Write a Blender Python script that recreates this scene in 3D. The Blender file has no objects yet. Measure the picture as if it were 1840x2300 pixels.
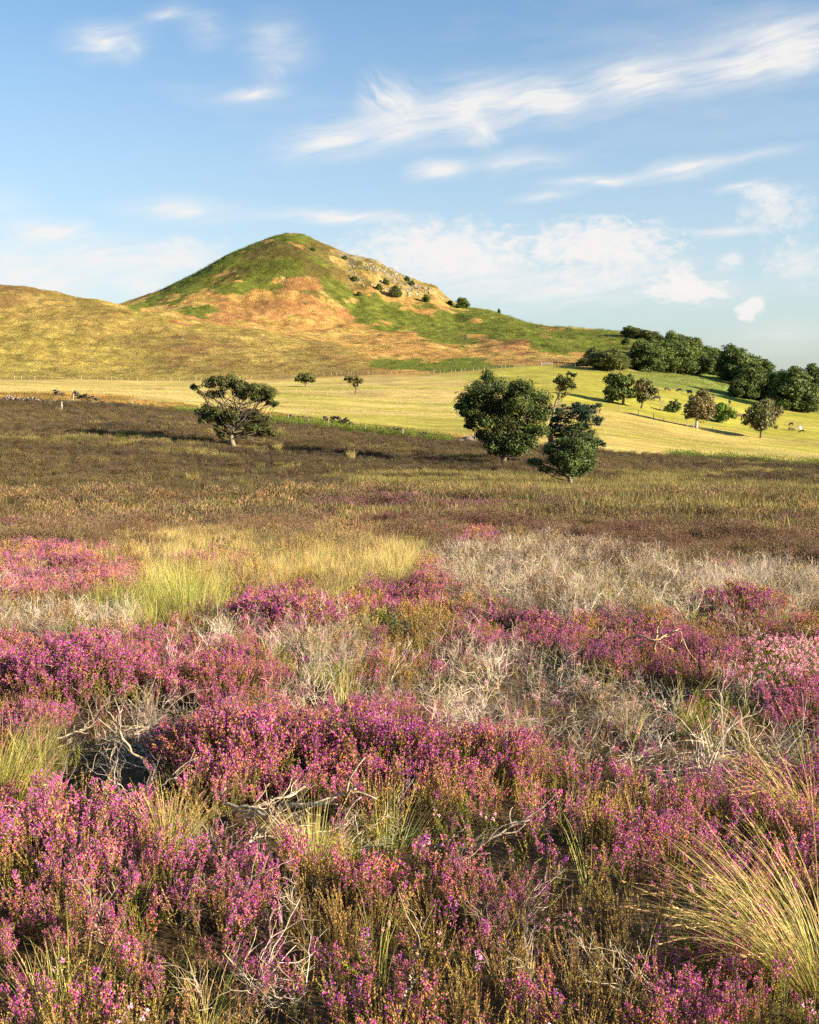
import bpy, math, random
import numpy as np
from mathutils import Vector

# ------------------------------------------------------------------ camera, world, sun, exposure
F = 2583.0                      # focal length in photograph pixels (1840 x 2300)
CX, CY, HV = 920.0, 1150.0, 880.0
PITCH = math.atan((CY - HV) / F)
EYE = 1.75
SUN_AZ, SUN_EL = math.radians(112.0), math.radians(17.0)   # clockwise from the view direction (+Y)

scene = bpy.context.scene
COL = scene.collection
cam_d = bpy.data.cameras.new('camera')
cam_d.sensor_fit = 'VERTICAL'
cam_d.sensor_height = 36.0
cam_d.lens = 36.0 * F / 2300.0
cam_d.clip_start = 0.05
cam_d.clip_end = 30000.0
cam = bpy.data.objects.new('camera', cam_d)
COL.objects.link(cam)
cam.location = (0, 0, EYE)
cam.rotation_euler = (math.pi / 2 - PITCH, 0, 0)
scene.camera = cam
scene.view_settings.view_transform = 'Standard'
scene.view_settings.look = 'None'
scene.view_settings.gamma = 1.0
scene.view_settings.use_curve_mapping = False
scene.view_settings.exposure = 1.9
scene.render.engine = 'CYCLES'
scene.cycles.max_bounces = 6
scene.cycles.diffuse_bounces = 3
scene.cycles.transmission_bounces = 4
scene.cycles.transparent_max_bounces = 4
scene.cycles.use_adaptive_sampling = True
scene.cycles.adaptive_threshold = 0.02
scene.cycles.use_denoising = False


def pix2dir(u, v):
    u = np.asarray(u, float); v = np.asarray(v, float)
    x = (u - CX) / F; y = (CY - v) / F
    cp, sp = math.cos(PITCH), math.sin(PITCH)
    return np.stack([x, cp + y * sp, -sp + y * cp], -1)


def pix2ae(u, v):
    d = pix2dir(u, v)
    return np.arctan2(d[..., 0], d[..., 1]), d[..., 2] / np.hypot(d[..., 0], d[..., 1])   # azimuth, tan(elevation)


def project(x, y, z):
    z = z - EYE
    cp, sp = math.cos(PITCH), math.sin(PITCH)
    dep = y * cp - z * sp
    up = y * sp + z * cp
    dep = np.maximum(dep, 1e-3)
    return CX + F * x / dep, CY - F * up / dep


# world: physical sky with drawn-out cirrus and a few low cumulus
world = bpy.data.worlds.new('World')
scene.world = world
world.use_nodes = True
world.cycles.sampling_method = 'MANUAL'
world.cycles.sample_map_resolution = 256
nt = world.node_tree
for n in list(nt.nodes):
    nt.nodes.remove(n)
out = nt.nodes.new('ShaderNodeOutputWorld')
bg = nt.nodes.new('ShaderNodeBackground')
sky = nt.nodes.new('ShaderNodeTexSky')
sky.sky_type = 'NISHITA'
sky.sun_disc = False
sky.sun_elevation = SUN_EL
sky.sun_rotation = SUN_AZ
sky.altitude = 250
sky.air_density = 1.0
sky.dust_density = 1.5
sky.ozone_density = 4.0
SKY_STRENGTH = 0.064
bg.inputs['Strength'].default_value = SKY_STRENGTH


def W(t, **kw):
    n = nt.nodes.new(t)
    for k, v in kw.items():
        setattr(n, k, v)
    return n


def wmath(op, a, b=None, c=None, clamp=False):
    n = W('ShaderNodeMath', operation=op, use_clamp=clamp)
    for i, s in enumerate((a, b, c)):
        if s is None:
            continue
        if isinstance(s, (int, float)):
            n.inputs[i].default_value = s
        else:
            nt.links.new(s, n.inputs[i])
    return n.outputs[0]


tc = W('ShaderNodeTexCoord')
sep = W('ShaderNodeSeparateXYZ')
nt.links.new(tc.outputs['Generated'], sep.inputs[0])
deg = 57.29578
az_n = wmath('MULTIPLY', wmath('ARCTAN2', sep.outputs[0], sep.outputs[1]), deg)
el_n = wmath('MULTIPLY', wmath('ARCSINE', sep.outputs[2]), deg)
comb = W('ShaderNodeCombineXYZ')
nt.links.new(az_n, comb.inputs[0]); nt.links.new(el_n, comb.inputs[1])
# warp so that the strokes wander
wn = W('ShaderNodeTexNoise'); wn.inputs['Scale'].default_value = 0.30; wn.inputs['Detail'].default_value = 3.0
wn.inputs['Roughness'].default_value = 0.5
nt.links.new(comb.outputs[0], wn.inputs['Vector'])
ws = W('ShaderNodeVectorMath', operation='SUBTRACT'); ws.inputs[1].default_value = (0.5, 0.5, 0.5)
nt.links.new(wn.outputs['Color'], ws.inputs[0])
wm = W('ShaderNodeVectorMath', operation='MULTIPLY'); wm.inputs[1].default_value = (1.8, 0.85, 0)
nt.links.new(ws.outputs[0], wm.inputs[0])
wa = W('ShaderNodeVectorMath', operation='ADD')
nt.links.new(comb.outputs[0], wa.inputs[0]); nt.links.new(wm.outputs[0], wa.inputs[1])
warped = wa.outputs[0]
K = 1840.0 / 1725.0


def fibre(rot, sx, sy, scale, detail, rough, seed):
    mp = W('ShaderNodeMapping', vector_type='POINT')
    mp.inputs['Rotation'].default_value = (0, 0, math.radians(-rot))
    m2 = W('ShaderNodeMapping', vector_type='POINT')
    m2.inputs['Scale'].default_value = (sx, sy, 1); m2.inputs['Location'].default_value = (seed, seed * 1.7, 0)
    nt.links.new(warped, mp.inputs['Vector']); nt.links.new(mp.outputs[0], m2.inputs['Vector'])
    nz = W('ShaderNodeTexNoise', noise_dimensions='2D'); nz.inputs['Scale'].default_value = scale; nz.inputs['Detail'].default_value = detail
    nz.inputs['Roughness'].default_value = rough
    nt.links.new(m2.outputs[0], nz.inputs['Vector'])
    return nz.outputs['Fac']


def remap(x, a, b):
    mr = W('ShaderNodeMapRange')
    mr.inputs['From Min'].default_value = a; mr.inputs['From Max'].default_value = b
    nt.links.new(x, mr.inputs['Value'])
    return mr.outputs[0]


FIB_UP = remap(fibre(10, 0.22, 1.5, 1.4, 5, 0.60, 3.1), 0.12, 0.76)
FIB_DN = remap(fibre(-40, 0.35, 1.6, 1.4, 4, 0.58, 7.7), 0.22, 0.78)
PUFF = wmath('MULTIPLY', wmath('SUBTRACT', fibre(0, 1.0, 1.7, 1.3, 6, 0.62, 12.3), 0.5), 1.5)


def stroke(x1, y1, x2, y2, w, inten, soft=1.0, puff=False):
    """one streak of cloud between two sky directions (pixels of the 1725 wide view give the directions)"""
    a1, t1 = pix2ae(x1 * K, y1 * K); a2, t2 = pix2ae(x2 * K, y2 * K)
    a1, a2 = math.degrees(a1), math.degrees(a2)
    e1, e2 = math.degrees(math.atan(t1)), math.degrees(math.atan(t2))
    L = math.hypot(a2 - a1, e2 - e1) / 2 * 1.25
    th = math.atan2(e2 - e1, a2 - a1)
    wd = w * K / F * deg * 1.9
    mp = W('ShaderNodeMapping', vector_type='TEXTURE')
    mp.inputs['Location'].default_value = ((a1 + a2) / 2, (e1 + e2) / 2, 0)
    mp.inputs['Rotation'].default_value = (0, 0, th)
    mp.inputs['Scale'].default_value = (L, wd, 1)
    nt.links.new(warped, mp.inputs['Vector'])
    g = W('ShaderNodeTexGradient', gradient_type='QUADRATIC_SPHERE' if not puff else 'SPHERICAL')
    nt.links.new(mp.outputs[0], g.inputs[0])
    if puff:
        # no cloud outside the ellipse
        m = wmath('ADD', wmath('MULTIPLY', g.outputs['Fac'], 1.15), wmath('MULTIPLY', PUFF, wmath('MINIMUM', wmath('MULTIPLY', g.outputs['Fac'], 6.0), 1.0)))
        mr = W('ShaderNodeMapRange', interpolation_type='SMOOTHSTEP')
        mr.inputs['From Min'].default_value = 0.12; mr.inputs['From Max'].default_value = 0.12 + 0.75 * soft
        nt.links.new(m, mr.inputs['Value'])
        return wmath('MULTIPLY', mr.outputs[0], inten * 0.92)
    return wmath('MULTIPLY', wmath('MULTIPLY', g.outputs['Fac'], FIB_UP if th > -0.3 else FIB_DN), inten * 2.1)


strokes = [
    (545, 318, 860, 265, 34, .75), (700, 280, 1010, 250, 40, .75), (745, 165, 870, 262, 40, .75), (800, 215, 900, 250, 50, .5),
    (850, 250, 1120, 200, 52, .95), (960, 225, 1330, 185, 44, .9), (1150, 190, 1560, 140, 42, .9), (1380, 170, 1900, 62, 46, .95),
    (1400, 120, 1900, 30, 50, .5), (960, 250, 1065, 300, 20, .8), (930, 275, 1040, 310, 16, .45),
    (110, 93, 330, 82, 26, .75), (250, 90, 300, 130, 20, .35), (270, 62, 440, 10, 18, .35), (370, 75, 500, 50, 30, .35),
    (480, 95, 680, 85, 45, .45), (590, 110, 560, 190, 30, .3), (430, 212, 640, 182, 13, .65), (835, 362, 1010, 348, 17, .95), (960, 347, 1230, 330, 20, .55),
    (1120, 388, 1400, 372, 13, .75), (1330, 370, 1570, 338, 17, .85), (1430, 350, 1740, 305, 12, .35), (1060, 420, 1250, 402, 10, .55),
    (200, 436, 560, 445, 22, .6), (480, 445, 930, 462, 14, .8), (-30, 482, 215, 475, 20, .95), (1390, 488, 1650, 478, 9, .7),
    (1480, 400, 1660, 392, 9, .6), (1190, 462, 1320, 460, 6, .5), (1050, 600, 1360, 628, 26, .55), (900, 600, 1250, 640, 40, .35),
    (-80, 600, 260, 560, 75, .95), (150, 640, 420, 560, 60, .6), (-60, 545, 420, 540, 45, .6), (200, 560, 520, 530, 30, .7), (650, 560, 1300, 560, 70, .55), (1000, 560, 1700, 600, 60, .4), (1500, 720, 1800, 690, 30, .3), (-200, 440, 120, 420, 40, .3),
]
puffs = [
    (690, 528, 1150, 515, 44, .98, 1.2), (1050, 512, 1460, 512, 36, .98, 1.1), (1180, 545, 1470, 552, 36, .75, 1.4), (760, 560, 1250, 575, 42, .6, 1.8),
    (280, 535, 500, 525, 28, .8, 1.4), (1150, 592, 1360, 588, 15, .7, 1.2),
    (1350, 612, 1540, 612, 20, 1., .8), (1400, 590, 1490, 596, 24, 1., .75), (1535, 650, 1612, 652, 19, 1., .75),
    (1545, 448, 1740, 440, 36, .75, 1.5), (1560, 410, 1660, 410, 20, .75, 1.4), (1505, 545, 1570, 540, 15, .75, 1.2), (1590, 545, 1780, 555, 40, .75, 1.6), (-100, 570, 120, 555, 50, .6, 2.),
]
inv = None
for s in strokes:
    m = wmath('SUBTRACT', 1.0, wmath('MINIMUM', stroke(*s), 0.9))
    inv = m if inv is None else wmath('MULTIPLY', inv, m)
for s in puffs:
    m = wmath('SUBTRACT', 1.0, stroke(*s[:6], soft=s[6], puff=True))
    inv = wmath('MULTIPLY', inv, m)
# thin high veil that goes on over the whole sky
vm = W('ShaderNodeMapping'); vm.inputs['Rotation'].default_value = (0, 0, math.radians(-14)); vm.inputs['Scale'].default_value = (0.035, 0.16, 1)
nt.links.new(warped, vm.inputs['Vector'])
vn = W('ShaderNodeTexNoise'); vn.inputs['Scale'].default_value = 1.3; vn.inputs['Detail'].default_value = 7; vn.inputs['Roughness'].default_value = 0.6
nt.links.new(vm.outputs[0], vn.inputs['Vector'])
vr = W('ShaderNodeMapRange'); vr.inputs['From Min'].default_value = 0.52; vr.inputs['From Max'].default_value = 0.85; vr.inputs['To Max'].default_value = 0.35
nt.links.new(vn.outputs['Fac'], vr.inputs['Value'])
inv = wmath('MULTIPLY', inv, wmath('SUBTRACT', 1.0, vr.outputs[0]))
# the veil thickens towards the horizon, all round
hz = W('ShaderNodeMapRange', interpolation_type='SMOOTHSTEP'); hz.inputs['From Min'].default_value = 22.0; hz.inputs['From Max'].default_value = 2.0; hz.inputs['To Max'].default_value = 0.36
nt.links.new(el_n, hz.inputs['Value'])
inv = wmath('MULTIPLY', inv, wmath('SUBTRACT', 1.0, hz.outputs[0]))
cov = wmath('SUBTRACT', 1.0, inv, clamp=True)
mix = W('ShaderNodeMix', data_type='RGBA')
nt.links.new(cov, mix.inputs['Factor'])
gain = W('ShaderNodeMix', data_type='RGBA', blend_type='MULTIPLY')
gain.inputs['Factor'].default_value = 1.0
gain.inputs[7].default_value = (0.86, 0.95, 0.90, 1)
hs_ = W('ShaderNodeHueSaturation'); hs_.inputs['Saturation'].default_value = 0.97
nt.links.new(sky.outputs[0], hs_.inputs['Color'])
nt.links.new(hs_.outputs[0], gain.inputs[6])
nt.links.new(gain.outputs[2], mix.inputs[6])
CLOUD = 0.25 / SKY_STRENGTH
mix.inputs[7].default_value = (CLOUD * 1.0, CLOUD * 0.975, CLOUD * 0.95, 1)
nt.links.new(mix.outputs[2], bg.inputs['Color'])
nt.links.new(bg.outputs[0], out.inputs['Surface'])

sun_d = bpy.data.lights.new('sun', 'SUN')
sun_d.energy = 5.0
sun_d.angle = math.radians(0.5)
sun_d.color = (1.0, 0.83, 0.60)
sun = bpy.data.objects.new('sun', sun_d)
COL.objects.link(sun)
S = Vector((math.sin(SUN_AZ) * math.cos(SUN_EL), math.cos(SUN_AZ) * math.cos(SUN_EL), math.sin(SUN_EL)))
sun.rotation_euler = S.to_track_quat('Z', 'Y').to_euler()
sun.location = (40, -20, 30)

rng = np.random.default_rng(7)
random.seed(7)


# ------------------------------------------------------------------ helpers
def hash2(ix, iy, seed):
    n = (ix.astype(np.int64) * 374761393 + iy.astype(np.int64) * 668265263 + seed * 1442695041) & 0xFFFFFFFF
    n = ((n ^ (n >> 13)) * 1274126177) & 0xFFFFFFFF
    return ((n ^ (n >> 16)) & 0xFFFF) / 65535.0


def vnoise(x, y, seed=0):
    x = np.asarray(x, float); y = np.asarray(y, float)
    ix = np.floor(x); iy = np.floor(y)
    fx = x - ix; fy = y - iy
    fx = fx * fx * fx * (fx * (fx * 6 - 15) + 10); fy = fy * fy * fy * (fy * (fy * 6 - 15) + 10)
    a = hash2(ix, iy, seed); b = hash2(ix + 1, iy, seed); c = hash2(ix, iy + 1, seed); d = hash2(ix + 1, iy + 1, seed)
    return (a * (1 - fx) + b * fx) * (1 - fy) + (c * (1 - fx) + d * fx) * fy


def fbm(x, y, octv=4, seed=0, gain=0.5):
    s = 0; a = 1.0; t = 0
    for k in range(octv):
        s = s + a * vnoise(x * 2 ** k + 17.3 * k, y * 2 ** k - 9.1 * k, seed + k)
        t += a; a *= gain
    return s / t


def pchip(xs, ys, x):
    """monotone cubic, rows: xs, ys of shape (n, m) evaluated at x (k, ) -> (k, m)"""
    h = np.diff(xs, axis=0); dl = np.diff(ys, axis=0) / h
    n = xs.shape[0]
    m = np.zeros_like(ys)
    w1 = 2 * h[1:] + h[:-1]; w2 = h[1:] + 2 * h[:-1]
    same = dl[1:] * dl[:-1] > 0
    with np.errstate(divide='ignore', invalid='ignore'):
        hm = (w1 + w2) / (w1 / dl[:-1] + w2 / dl[1:])
    m[1:-1] = np.where(same, hm, 0)
    m[0] = dl[0]; m[-1] = dl[-1]
    res = np.zeros((len(x), xs.shape[1]))
    for j in range(xs.shape[1]):
        i = np.clip(np.searchsorted(xs[:, j], x) - 1, 0, n - 2)
        t = np.clip((x - xs[i, j]) / h[i, j], 0, 1); hh = h[i, j]
        t2, t3 = t * t, t * t * t
        res[:, j] = (2 * t3 - 3 * t2 + 1) * ys[i, j] + (t3 - 2 * t2 + t) * hh * m[i, j] + (-2 * t3 + 3 * t2) * ys[i + 1, j] + (t3 - t2) * hh * m[i + 1, j]
    return res


def sst(a, b, x):
    t = np.clip((x - a) / (b - a), 0, 1)
    return t * t * (3 - 2 * t)


class Geo:
    def __init__(self):
        self.v = []; self.f = []; self.c = []; self.n = 0

    def add(self, V, T, C):
        V = np.asarray(V, float).reshape(-1, 3); T = np.asarray(T, int).reshape(-1, 3)
        C = np.asarray(C, float)
        if C.ndim == 1:
            C = np.tile(C[:3], (len(V), 1))
        self.v.append(V); self.f.append(T + self.n); self.c.append(C[:, :3]); self.n += len(V)
        return self

    def arrays(self):
        if not self.v:
            return np.zeros((0, 3)), np.zeros((0, 3), int), np.zeros((0, 3))
        return np.concatenate(self.v), np.concatenate(self.f), np.concatenate(self.c)


def mesh_np(name, V, T, C=None, mat=None, smooth=False):
    """mesh from arrays; T is (m, 3) or (m, 4)"""
    V = np.asarray(V, np.float32); T = np.asarray(T, np.int32)
    k = T.shape[1]
    me = bpy.data.meshes.new(name)
    me.vertices.add(len(V)); me.vertices.foreach_set('co', V.ravel())
    me.loops.add(T.size); me.loops.foreach_set('vertex_index', T.ravel())
    me.polygons.add(len(T))
    me.polygons.foreach_set('loop_start', np.arange(0, T.size, k, dtype=np.int32))
    me.polygons.foreach_set('loop_total', np.full(len(T), k, np.int32))
    me.polygons.foreach_set('use_smooth', np.full(len(T), smooth, bool))
    if C is not None:
        at = me.attributes.new('Col', 'FLOAT_COLOR', 'POINT')
        C4 = np.ones((len(V), 4), np.float32); C4[:, :3] = C
        at.data.foreach_set('color', C4.ravel())
    if mat:
        me.materials.append(mat)
    me.update(calc_edges=True)
    return me


def geo_mesh(name, g, mat, smooth=False):
    V, T, C = g.arrays()
    return mesh_np(name, V, T, C, mat, smooth)


def link(name, data, parent=None, loc=None):
    o = bpy.data.objects.new(name, data)
    COL.objects.link(o)
    if parent is not None:
        o.parent = parent
    if loc is not None:
        o.location = loc
    return o


def tag(o, label, cat, group=None):
    o['label'] = label; o['category'] = cat
    if group:
        o['group'] = group
    return o


def thing(name, label, cat, loc, group=None, rotz=0.0):
    o = link(name, None, loc=loc)
    o.rotation_euler = (0, 0, rotz)
    o.empty_display_size = 0.2
    return tag(o, label, cat, group)


def tube(g, pts, radii, sides, col, jit=0.0):
    pts = np.asarray(pts, float); n = len(pts)
    radii = np.broadcast_to(np.asarray(radii, float), (n,))
    tan = np.gradient(pts, axis=0)
    tan /= np.linalg.norm(tan, axis=1)[:, None] + 1e-9
    ref = np.array([0.31, 0.17, 0.93]) if abs(tan[:, 2]).mean() < 0.9 else np.array([1.0, 0.2, 0.1])
    a = np.cross(tan, ref); a /= np.linalg.norm(a, axis=1)[:, None] + 1e-9
    b = np.cross(tan, a)
    ang = np.arange(sides) * 2 * math.pi / sides
    r = radii[:, None] * (1 + jit * (rng.random((n, sides)) - 0.5))
    V = pts[:, None, :] + (a[:, None, :] * np.cos(ang)[None, :, None] + b[:, None, :] * np.sin(ang)[None, :, None]) * r[..., None]
    V = V.reshape(-1, 3)
    i = np.arange(n - 1)[:, None] * sides; j = np.arange(sides)[None, :]; j2 = (j + 1) % sides
    q = np.stack([i + j, i + j2, i + sides + j2, i + sides + j], -1).reshape(-1, 4)
    T = np.concatenate([q[:, [0, 1, 2]], q[:, [0, 2, 3]]])
    # caps
    V = np.concatenate([V, pts[[0]], pts[[-1]]])
    k0, k1 = len(V) - 2, len(V) - 1
    jj = np.arange(sides); jj2 = (jj + 1) % sides
    T = np.concatenate([T, np.stack([np.full(sides, k0), jj2, jj], -1), np.stack([np.full(sides, k1), (n - 1) * sides + jj, (n - 1) * sides + jj2], -1)])
    col = np.asarray(col, float)
    if col.ndim == 2:
        Cc = np.concatenate([np.repeat(col, sides, axis=0), col[[0]], col[[-1]]])
    else:
        Cc = np.tile(col, (len(V), 1)) * (1 + 0.25 * (rng.random((len(V), 1)) - 0.5))
    g.add(V, T, Cc)


def curve_pts(P, n, wob=0.0):
    """smooth Catmull-Rom through control points"""
    P = np.asarray(P, float)
    Q = np.concatenate([[2 * P[0] - P[1]], P, [2 * P[-1] - P[-2]]])
    ts = np.linspace(0, len(P) - 1.0001, n)
    i = ts.astype(int); t = (ts - i)[:, None]
    p0, p1, p2, p3 = Q[i], Q[i + 1], Q[i + 2], Q[i + 3]
    r = 0.5 * ((2 * p1) + (-p0 + p2) * t + (2 * p0 - 5 * p1 + 4 * p2 - p3) * t ** 2 + (-p0 + 3 * p1 - 3 * p2 + p3) * t ** 3)
    if wob:
        r[1:-1] += (rng.random((n - 2, 3)) - 0.5) * wob
    return r


# ------------------------------------------------------------------ materials
def new_mat(name):
    m = bpy.data.materials.new(name)
    m.use_nodes = True
    t = m.node_tree
    for n in list(t.nodes):
        t.nodes.remove(n)
    return m, t


def plant_mat(name, transl=0.3, rough=0.7, spec=0.2, tinted=False, var=0.25, nscale=0.0):
    m, t = new_mat(name)
    o = t.nodes.new('ShaderNodeOutputMaterial')
    at = t.nodes.new('ShaderNodeAttribute'); at.attribute_name = 'Col'
    col = at.outputs['Color']
    if tinted:
        ti = t.nodes.new('ShaderNodeAttribute'); ti.attribute_type = 'INSTANCER'; ti.attribute_name = 'tint'
        mx = t.nodes.new('ShaderNodeMix'); mx.data_type = 'RGBA'; mx.blend_type = 'MULTIPLY'; mx.inputs[0].default_value = 1.0
        t.links.new(col, mx.inputs[6]); t.links.new(ti.outputs['Color'], mx.inputs[7])
        col = mx.outputs[2]
    p = t.nodes.new('ShaderNodeBsdfPrincipled')
    p.inputs['Roughness'].default_value = rough
    p.inputs['Specular IOR Level'].default_value = spec
    t.links.new(col, p.inputs['Base Color'])
    if transl > 0:
        tr = t.nodes.new('ShaderNodeBsdfTranslucent')
        t.links.new(col, tr.inputs['Color'])
        ms = t.nodes.new('ShaderNodeMixShader'); ms.inputs[0].default_value = transl
        t.links.new(p.outputs[0], ms.inputs[1]); t.links.new(tr.outputs[0], ms.inputs[2])
        t.links.new(ms.outputs[0], o.inputs['Surface'])
    else:
        t.links.new(p.outputs[0], o.inputs['Surface'])
    return m


def bark_mat(name, scale=14.0, bump=0.5):
    m, t = new_mat(name)
    o = t.nodes.new('ShaderNodeOutputMaterial')
    p = t.nodes.new('ShaderNodeBsdfPrincipled'); p.inputs['Roughness'].default_value = 0.85; p.inputs['Specular IOR Level'].default_value = 0.15
    at = t.nodes.new('ShaderNodeAttribute'); at.attribute_name = 'Col'
    tcn = t.nodes.new('ShaderNodeTexCoord')
    nz = t.nodes.new('ShaderNodeTexNoise'); nz.inputs['Scale'].default_value = scale; nz.inputs['Detail'].default_value = 5
    t.links.new(tcn.outputs['Object'], nz.inputs['Vector'])
    rp = t.nodes.new('ShaderNodeMapRange'); rp.inputs['From Min'].default_value = 0.3; rp.inputs['From Max'].default_value = 0.7
    rp.inputs['To Min'].default_value = 0.55; rp.inputs['To Max'].default_value = 1.35
    t.links.new(nz.outputs['Fac'], rp.inputs['Value'])
    mx = t.nodes.new('ShaderNodeVectorMath'); mx.operation = 'SCALE'
    t.links.new(at.outputs['Color'], mx.inputs[0]); t.links.new(rp.outputs[0], mx.inputs['Scale'])
    t.links.new(mx.outputs[0], p.inputs['Base Color'])
    bp = t.nodes.new('ShaderNodeBump'); bp.inputs['Strength'].default_value = bump; bp.inputs['Distance'].default_value = 0.02
    t.links.new(nz.outputs['Fac'], bp.inputs['Height']); t.links.new(bp.outputs[0], p.inputs['Normal'])
    t.links.new(p.outputs[0], o.inputs['Surface'])
    return m


def ground_mat(name, scales, amp=0.35, bump=0.3, bdist=0.05, stretch=(1, 1, 1)):
    """vertex albedo broken up by noise at several sizes (world metres)"""
    m, t = new_mat(name)
    o = t.nodes.new('ShaderNodeOutputMaterial')
    p = t.nodes.new('ShaderNodeBsdfPrincipled'); p.inputs['Roughness'].default_value = 0.95; p.inputs['Specular IOR Level'].default_value = 0.05
    at = t.nodes.new('ShaderNodeAttribute'); at.attribute_name = 'Col'
    tcn = t.nodes.new('ShaderNodeTexCoord')
    mp = t.nodes.new('ShaderNodeMapping'); mp.inputs['Scale'].default_value = stretch
    t.links.new(tcn.outputs['Object'], mp.inputs['Vector'])
    fac = None
    first = None
    for i, s in enumerate(scales):
        nz = t.nodes.new('ShaderNodeTexNoise'); nz.inputs['Scale'].default_value = s; nz.inputs['Detail'].default_value = 5; nz.inputs['Roughness'].default_value = 0.65
        t.links.new(mp.outputs[0], nz.inputs['Vector'])
        rp = t.nodes.new('ShaderNodeMapRange'); rp.inputs['From Min'].default_value = 0.28; rp.inputs['From Max'].default_value = 0.72
        rp.inputs['To Min'].default_value = 1 - amp; rp.inputs['To Max'].default_value = 1 + amp
        t.links.new(nz.outputs['Fac'], rp.inputs['Value'])
        if fac is None:
            fac = rp.outputs[0]; first = nz.outputs['Fac']
        else:
            mm = t.nodes.new('ShaderNodeMath'); mm.operation = 'MULTIPLY'
            t.links.new(fac, mm.inputs[0]); t.links.new(rp.outputs[0], mm.inputs[1]); fac = mm.outputs[0]
    sc = t.nodes.new('ShaderNodeVectorMath'); sc.operation = 'SCALE'
    t.links.new(at.outputs['Color'], sc.inputs[0]); t.links.new(fac, sc.inputs['Scale'])
    t.links.new(sc.outputs[0], p.inputs['Base Color'])
    bp = t.nodes.new('ShaderNodeBump'); bp.inputs['Strength'].default_value = bump; bp.inputs['Distance'].default_value = bdist
    t.links.new(fac, bp.inputs['Height']); t.links.new(bp.outputs[0], p.inputs['Normal'])
    t.links.new(p.outputs[0], o.inputs['Surface'])
    return m


M_PLANT = plant_mat('heather_plant', 0.25, tinted=True)
M_GRASS = plant_mat('grass_blades', 0.35, 0.6, 0.25, tinted=True)
M_LEAF = plant_mat('tree_leaves', 0.25, 0.6, 0.25)
M_BLADE = plant_mat('tussock_blades', 0.35, 0.6, 0.25)
M_HEATH = plant_mat('bush_heather', 0.25)
M_TWIG = bark_mat('dead_twig', 60.0, 0.3)
M_BARK = bark_mat('bark', 3.0, 0.6)
M_TWIGI = plant_mat('twig_scatter', 0.0, 0.85, 0.15, tinted=True)
M_STONE = bark_mat('stone', 5.0, 0.6)
M_MOOR = ground_mat('moor_soil', (3.0, 0.4, 22.0), 0.35, 0.6, 0.03)
M_FIELD = ground_mat('pasture_grass', (1.6, 0.35, 0.06), 0.33, 0.45, 0.1, (0.45, 1.0, 1))
M_HILL = ground_mat('hill_grass', (0.9, 0.16, 0.035), 0.36, 0.9, 0.55)
M_POST = bark_mat('weathered_post', 8.0, 0.4)

# ------------------------------------------------------------------ terrain
LINES = {   # pixels give directions, distances (m) from the sizes of the trees, cows and posts that stand there
    'moor': [(-300, 1012, 130), (0, 1003, 130), (300, 1008, 130), (520, 1018, 130), (800, 1032, 130), (1131, 1045, 130), (1500, 1058, 130), (1840, 1072, 130), (2200, 1085, 130)],
    'wall': [(-300, 880, 240), (0, 900, 225), (150, 903, 220), (250, 908, 212), (600, 940, 195), (800, 962, 187), (1000, 985, 178), (1150, 996, 172), (1400, 1018, 168), (1840, 1047, 165), (2200, 1065, 160)],
    'mid': [(-300, 860, 320), (0, 866, 320), (400, 872, 315), (700, 880, 310), (1000, 884, 310), (1150, 885, 310), (1330, 910, 305), (1560, 960, 300), (1840, 1000, 300), (2200, 1035, 300)],
    'fence': [(-300, 845, 430), (0, 852, 430), (300, 855, 430), (600, 852, 430), (800, 844, 435), (1000, 838, 440), (1130, 826, 445), (1230, 820, 450), (1340, 828, 445), (1420, 845, 440), (1560, 872, 435), (1700, 905, 430), (1840, 930, 425), (2200, 960, 420)],
    'shoulder': [(-300, 640, 650), (0, 645, 640), (130, 655, 630), (265, 684, 610), (400, 710, 590), (560, 744, 570), (700, 772, 550), (850, 792, 540), (1000, 796, 540), (1150, 788, 540), (1300, 792, 540), (1450, 818, 535), (1600, 850, 515), (1840, 900, 490), (2200, 930, 490)],
    'dip': [(-300, 680, 720), (0, 686, 720), (200, 694, 720), (265, 697, 720), (400, 706, 720), (560, 720, 720), (700, 732, 720), (850, 745, 715), (1000, 752, 710), (1150, 757, 680), (1300, 766, 650), (1404, 775, 625), (1584, 826, 575), (1840, 890, 525), (2200, 915, 525)],
    'ridge': [(-300, 712, 850), (0, 704, 850), (200, 693, 855), (269, 682, 860), (360, 652, 870), (440, 613, 880), (509, 573, 890), (573, 546, 895), (616, 530, 900), (648, 523, 900), (675, 524, 900), (696, 533, 900), (733, 549, 900), (787, 573, 900), (840, 584, 900), (872, 603, 900), (915, 624, 900), (947, 637, 900), (973, 643, 900), (995, 662, 895), (1021, 680, 880), (1053, 691, 860), (1096, 696, 835), (1146, 711, 805), (1185, 725, 785), (1234, 733, 765), (1292, 735, 745), (1341, 740, 725), (1404, 746, 705), (1463, 762, 680), (1511, 783, 655), (1584, 812, 625), (1682, 846, 595), (1840, 876, 565), (2200, 900, 560)],
}
A_FINE = np.linspace(math.radians(-27), math.radians(27), 500)
A_SIDE = np.radians(np.linspace(27, 180, 34)[1:])
AZ = np.concatenate([-A_SIDE[::-1], A_FINE, A_SIDE])
NA = len(AZ)


def line_at(name, az):
    L = np.array(LINES[name], float)
    a, te = pix2ae(L[:, 0], L[:, 1])
    o = np.argsort(a)
    return np.interp(az, a[o], te[o]), np.interp(az, a[o], L[o, 2])


def smooth_az(x, k):
    ker = np.ones(k) / k
    return np.convolve(np.pad(x, k // 2, mode='edge'), ker, 'valid')[:len(x)]


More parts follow.
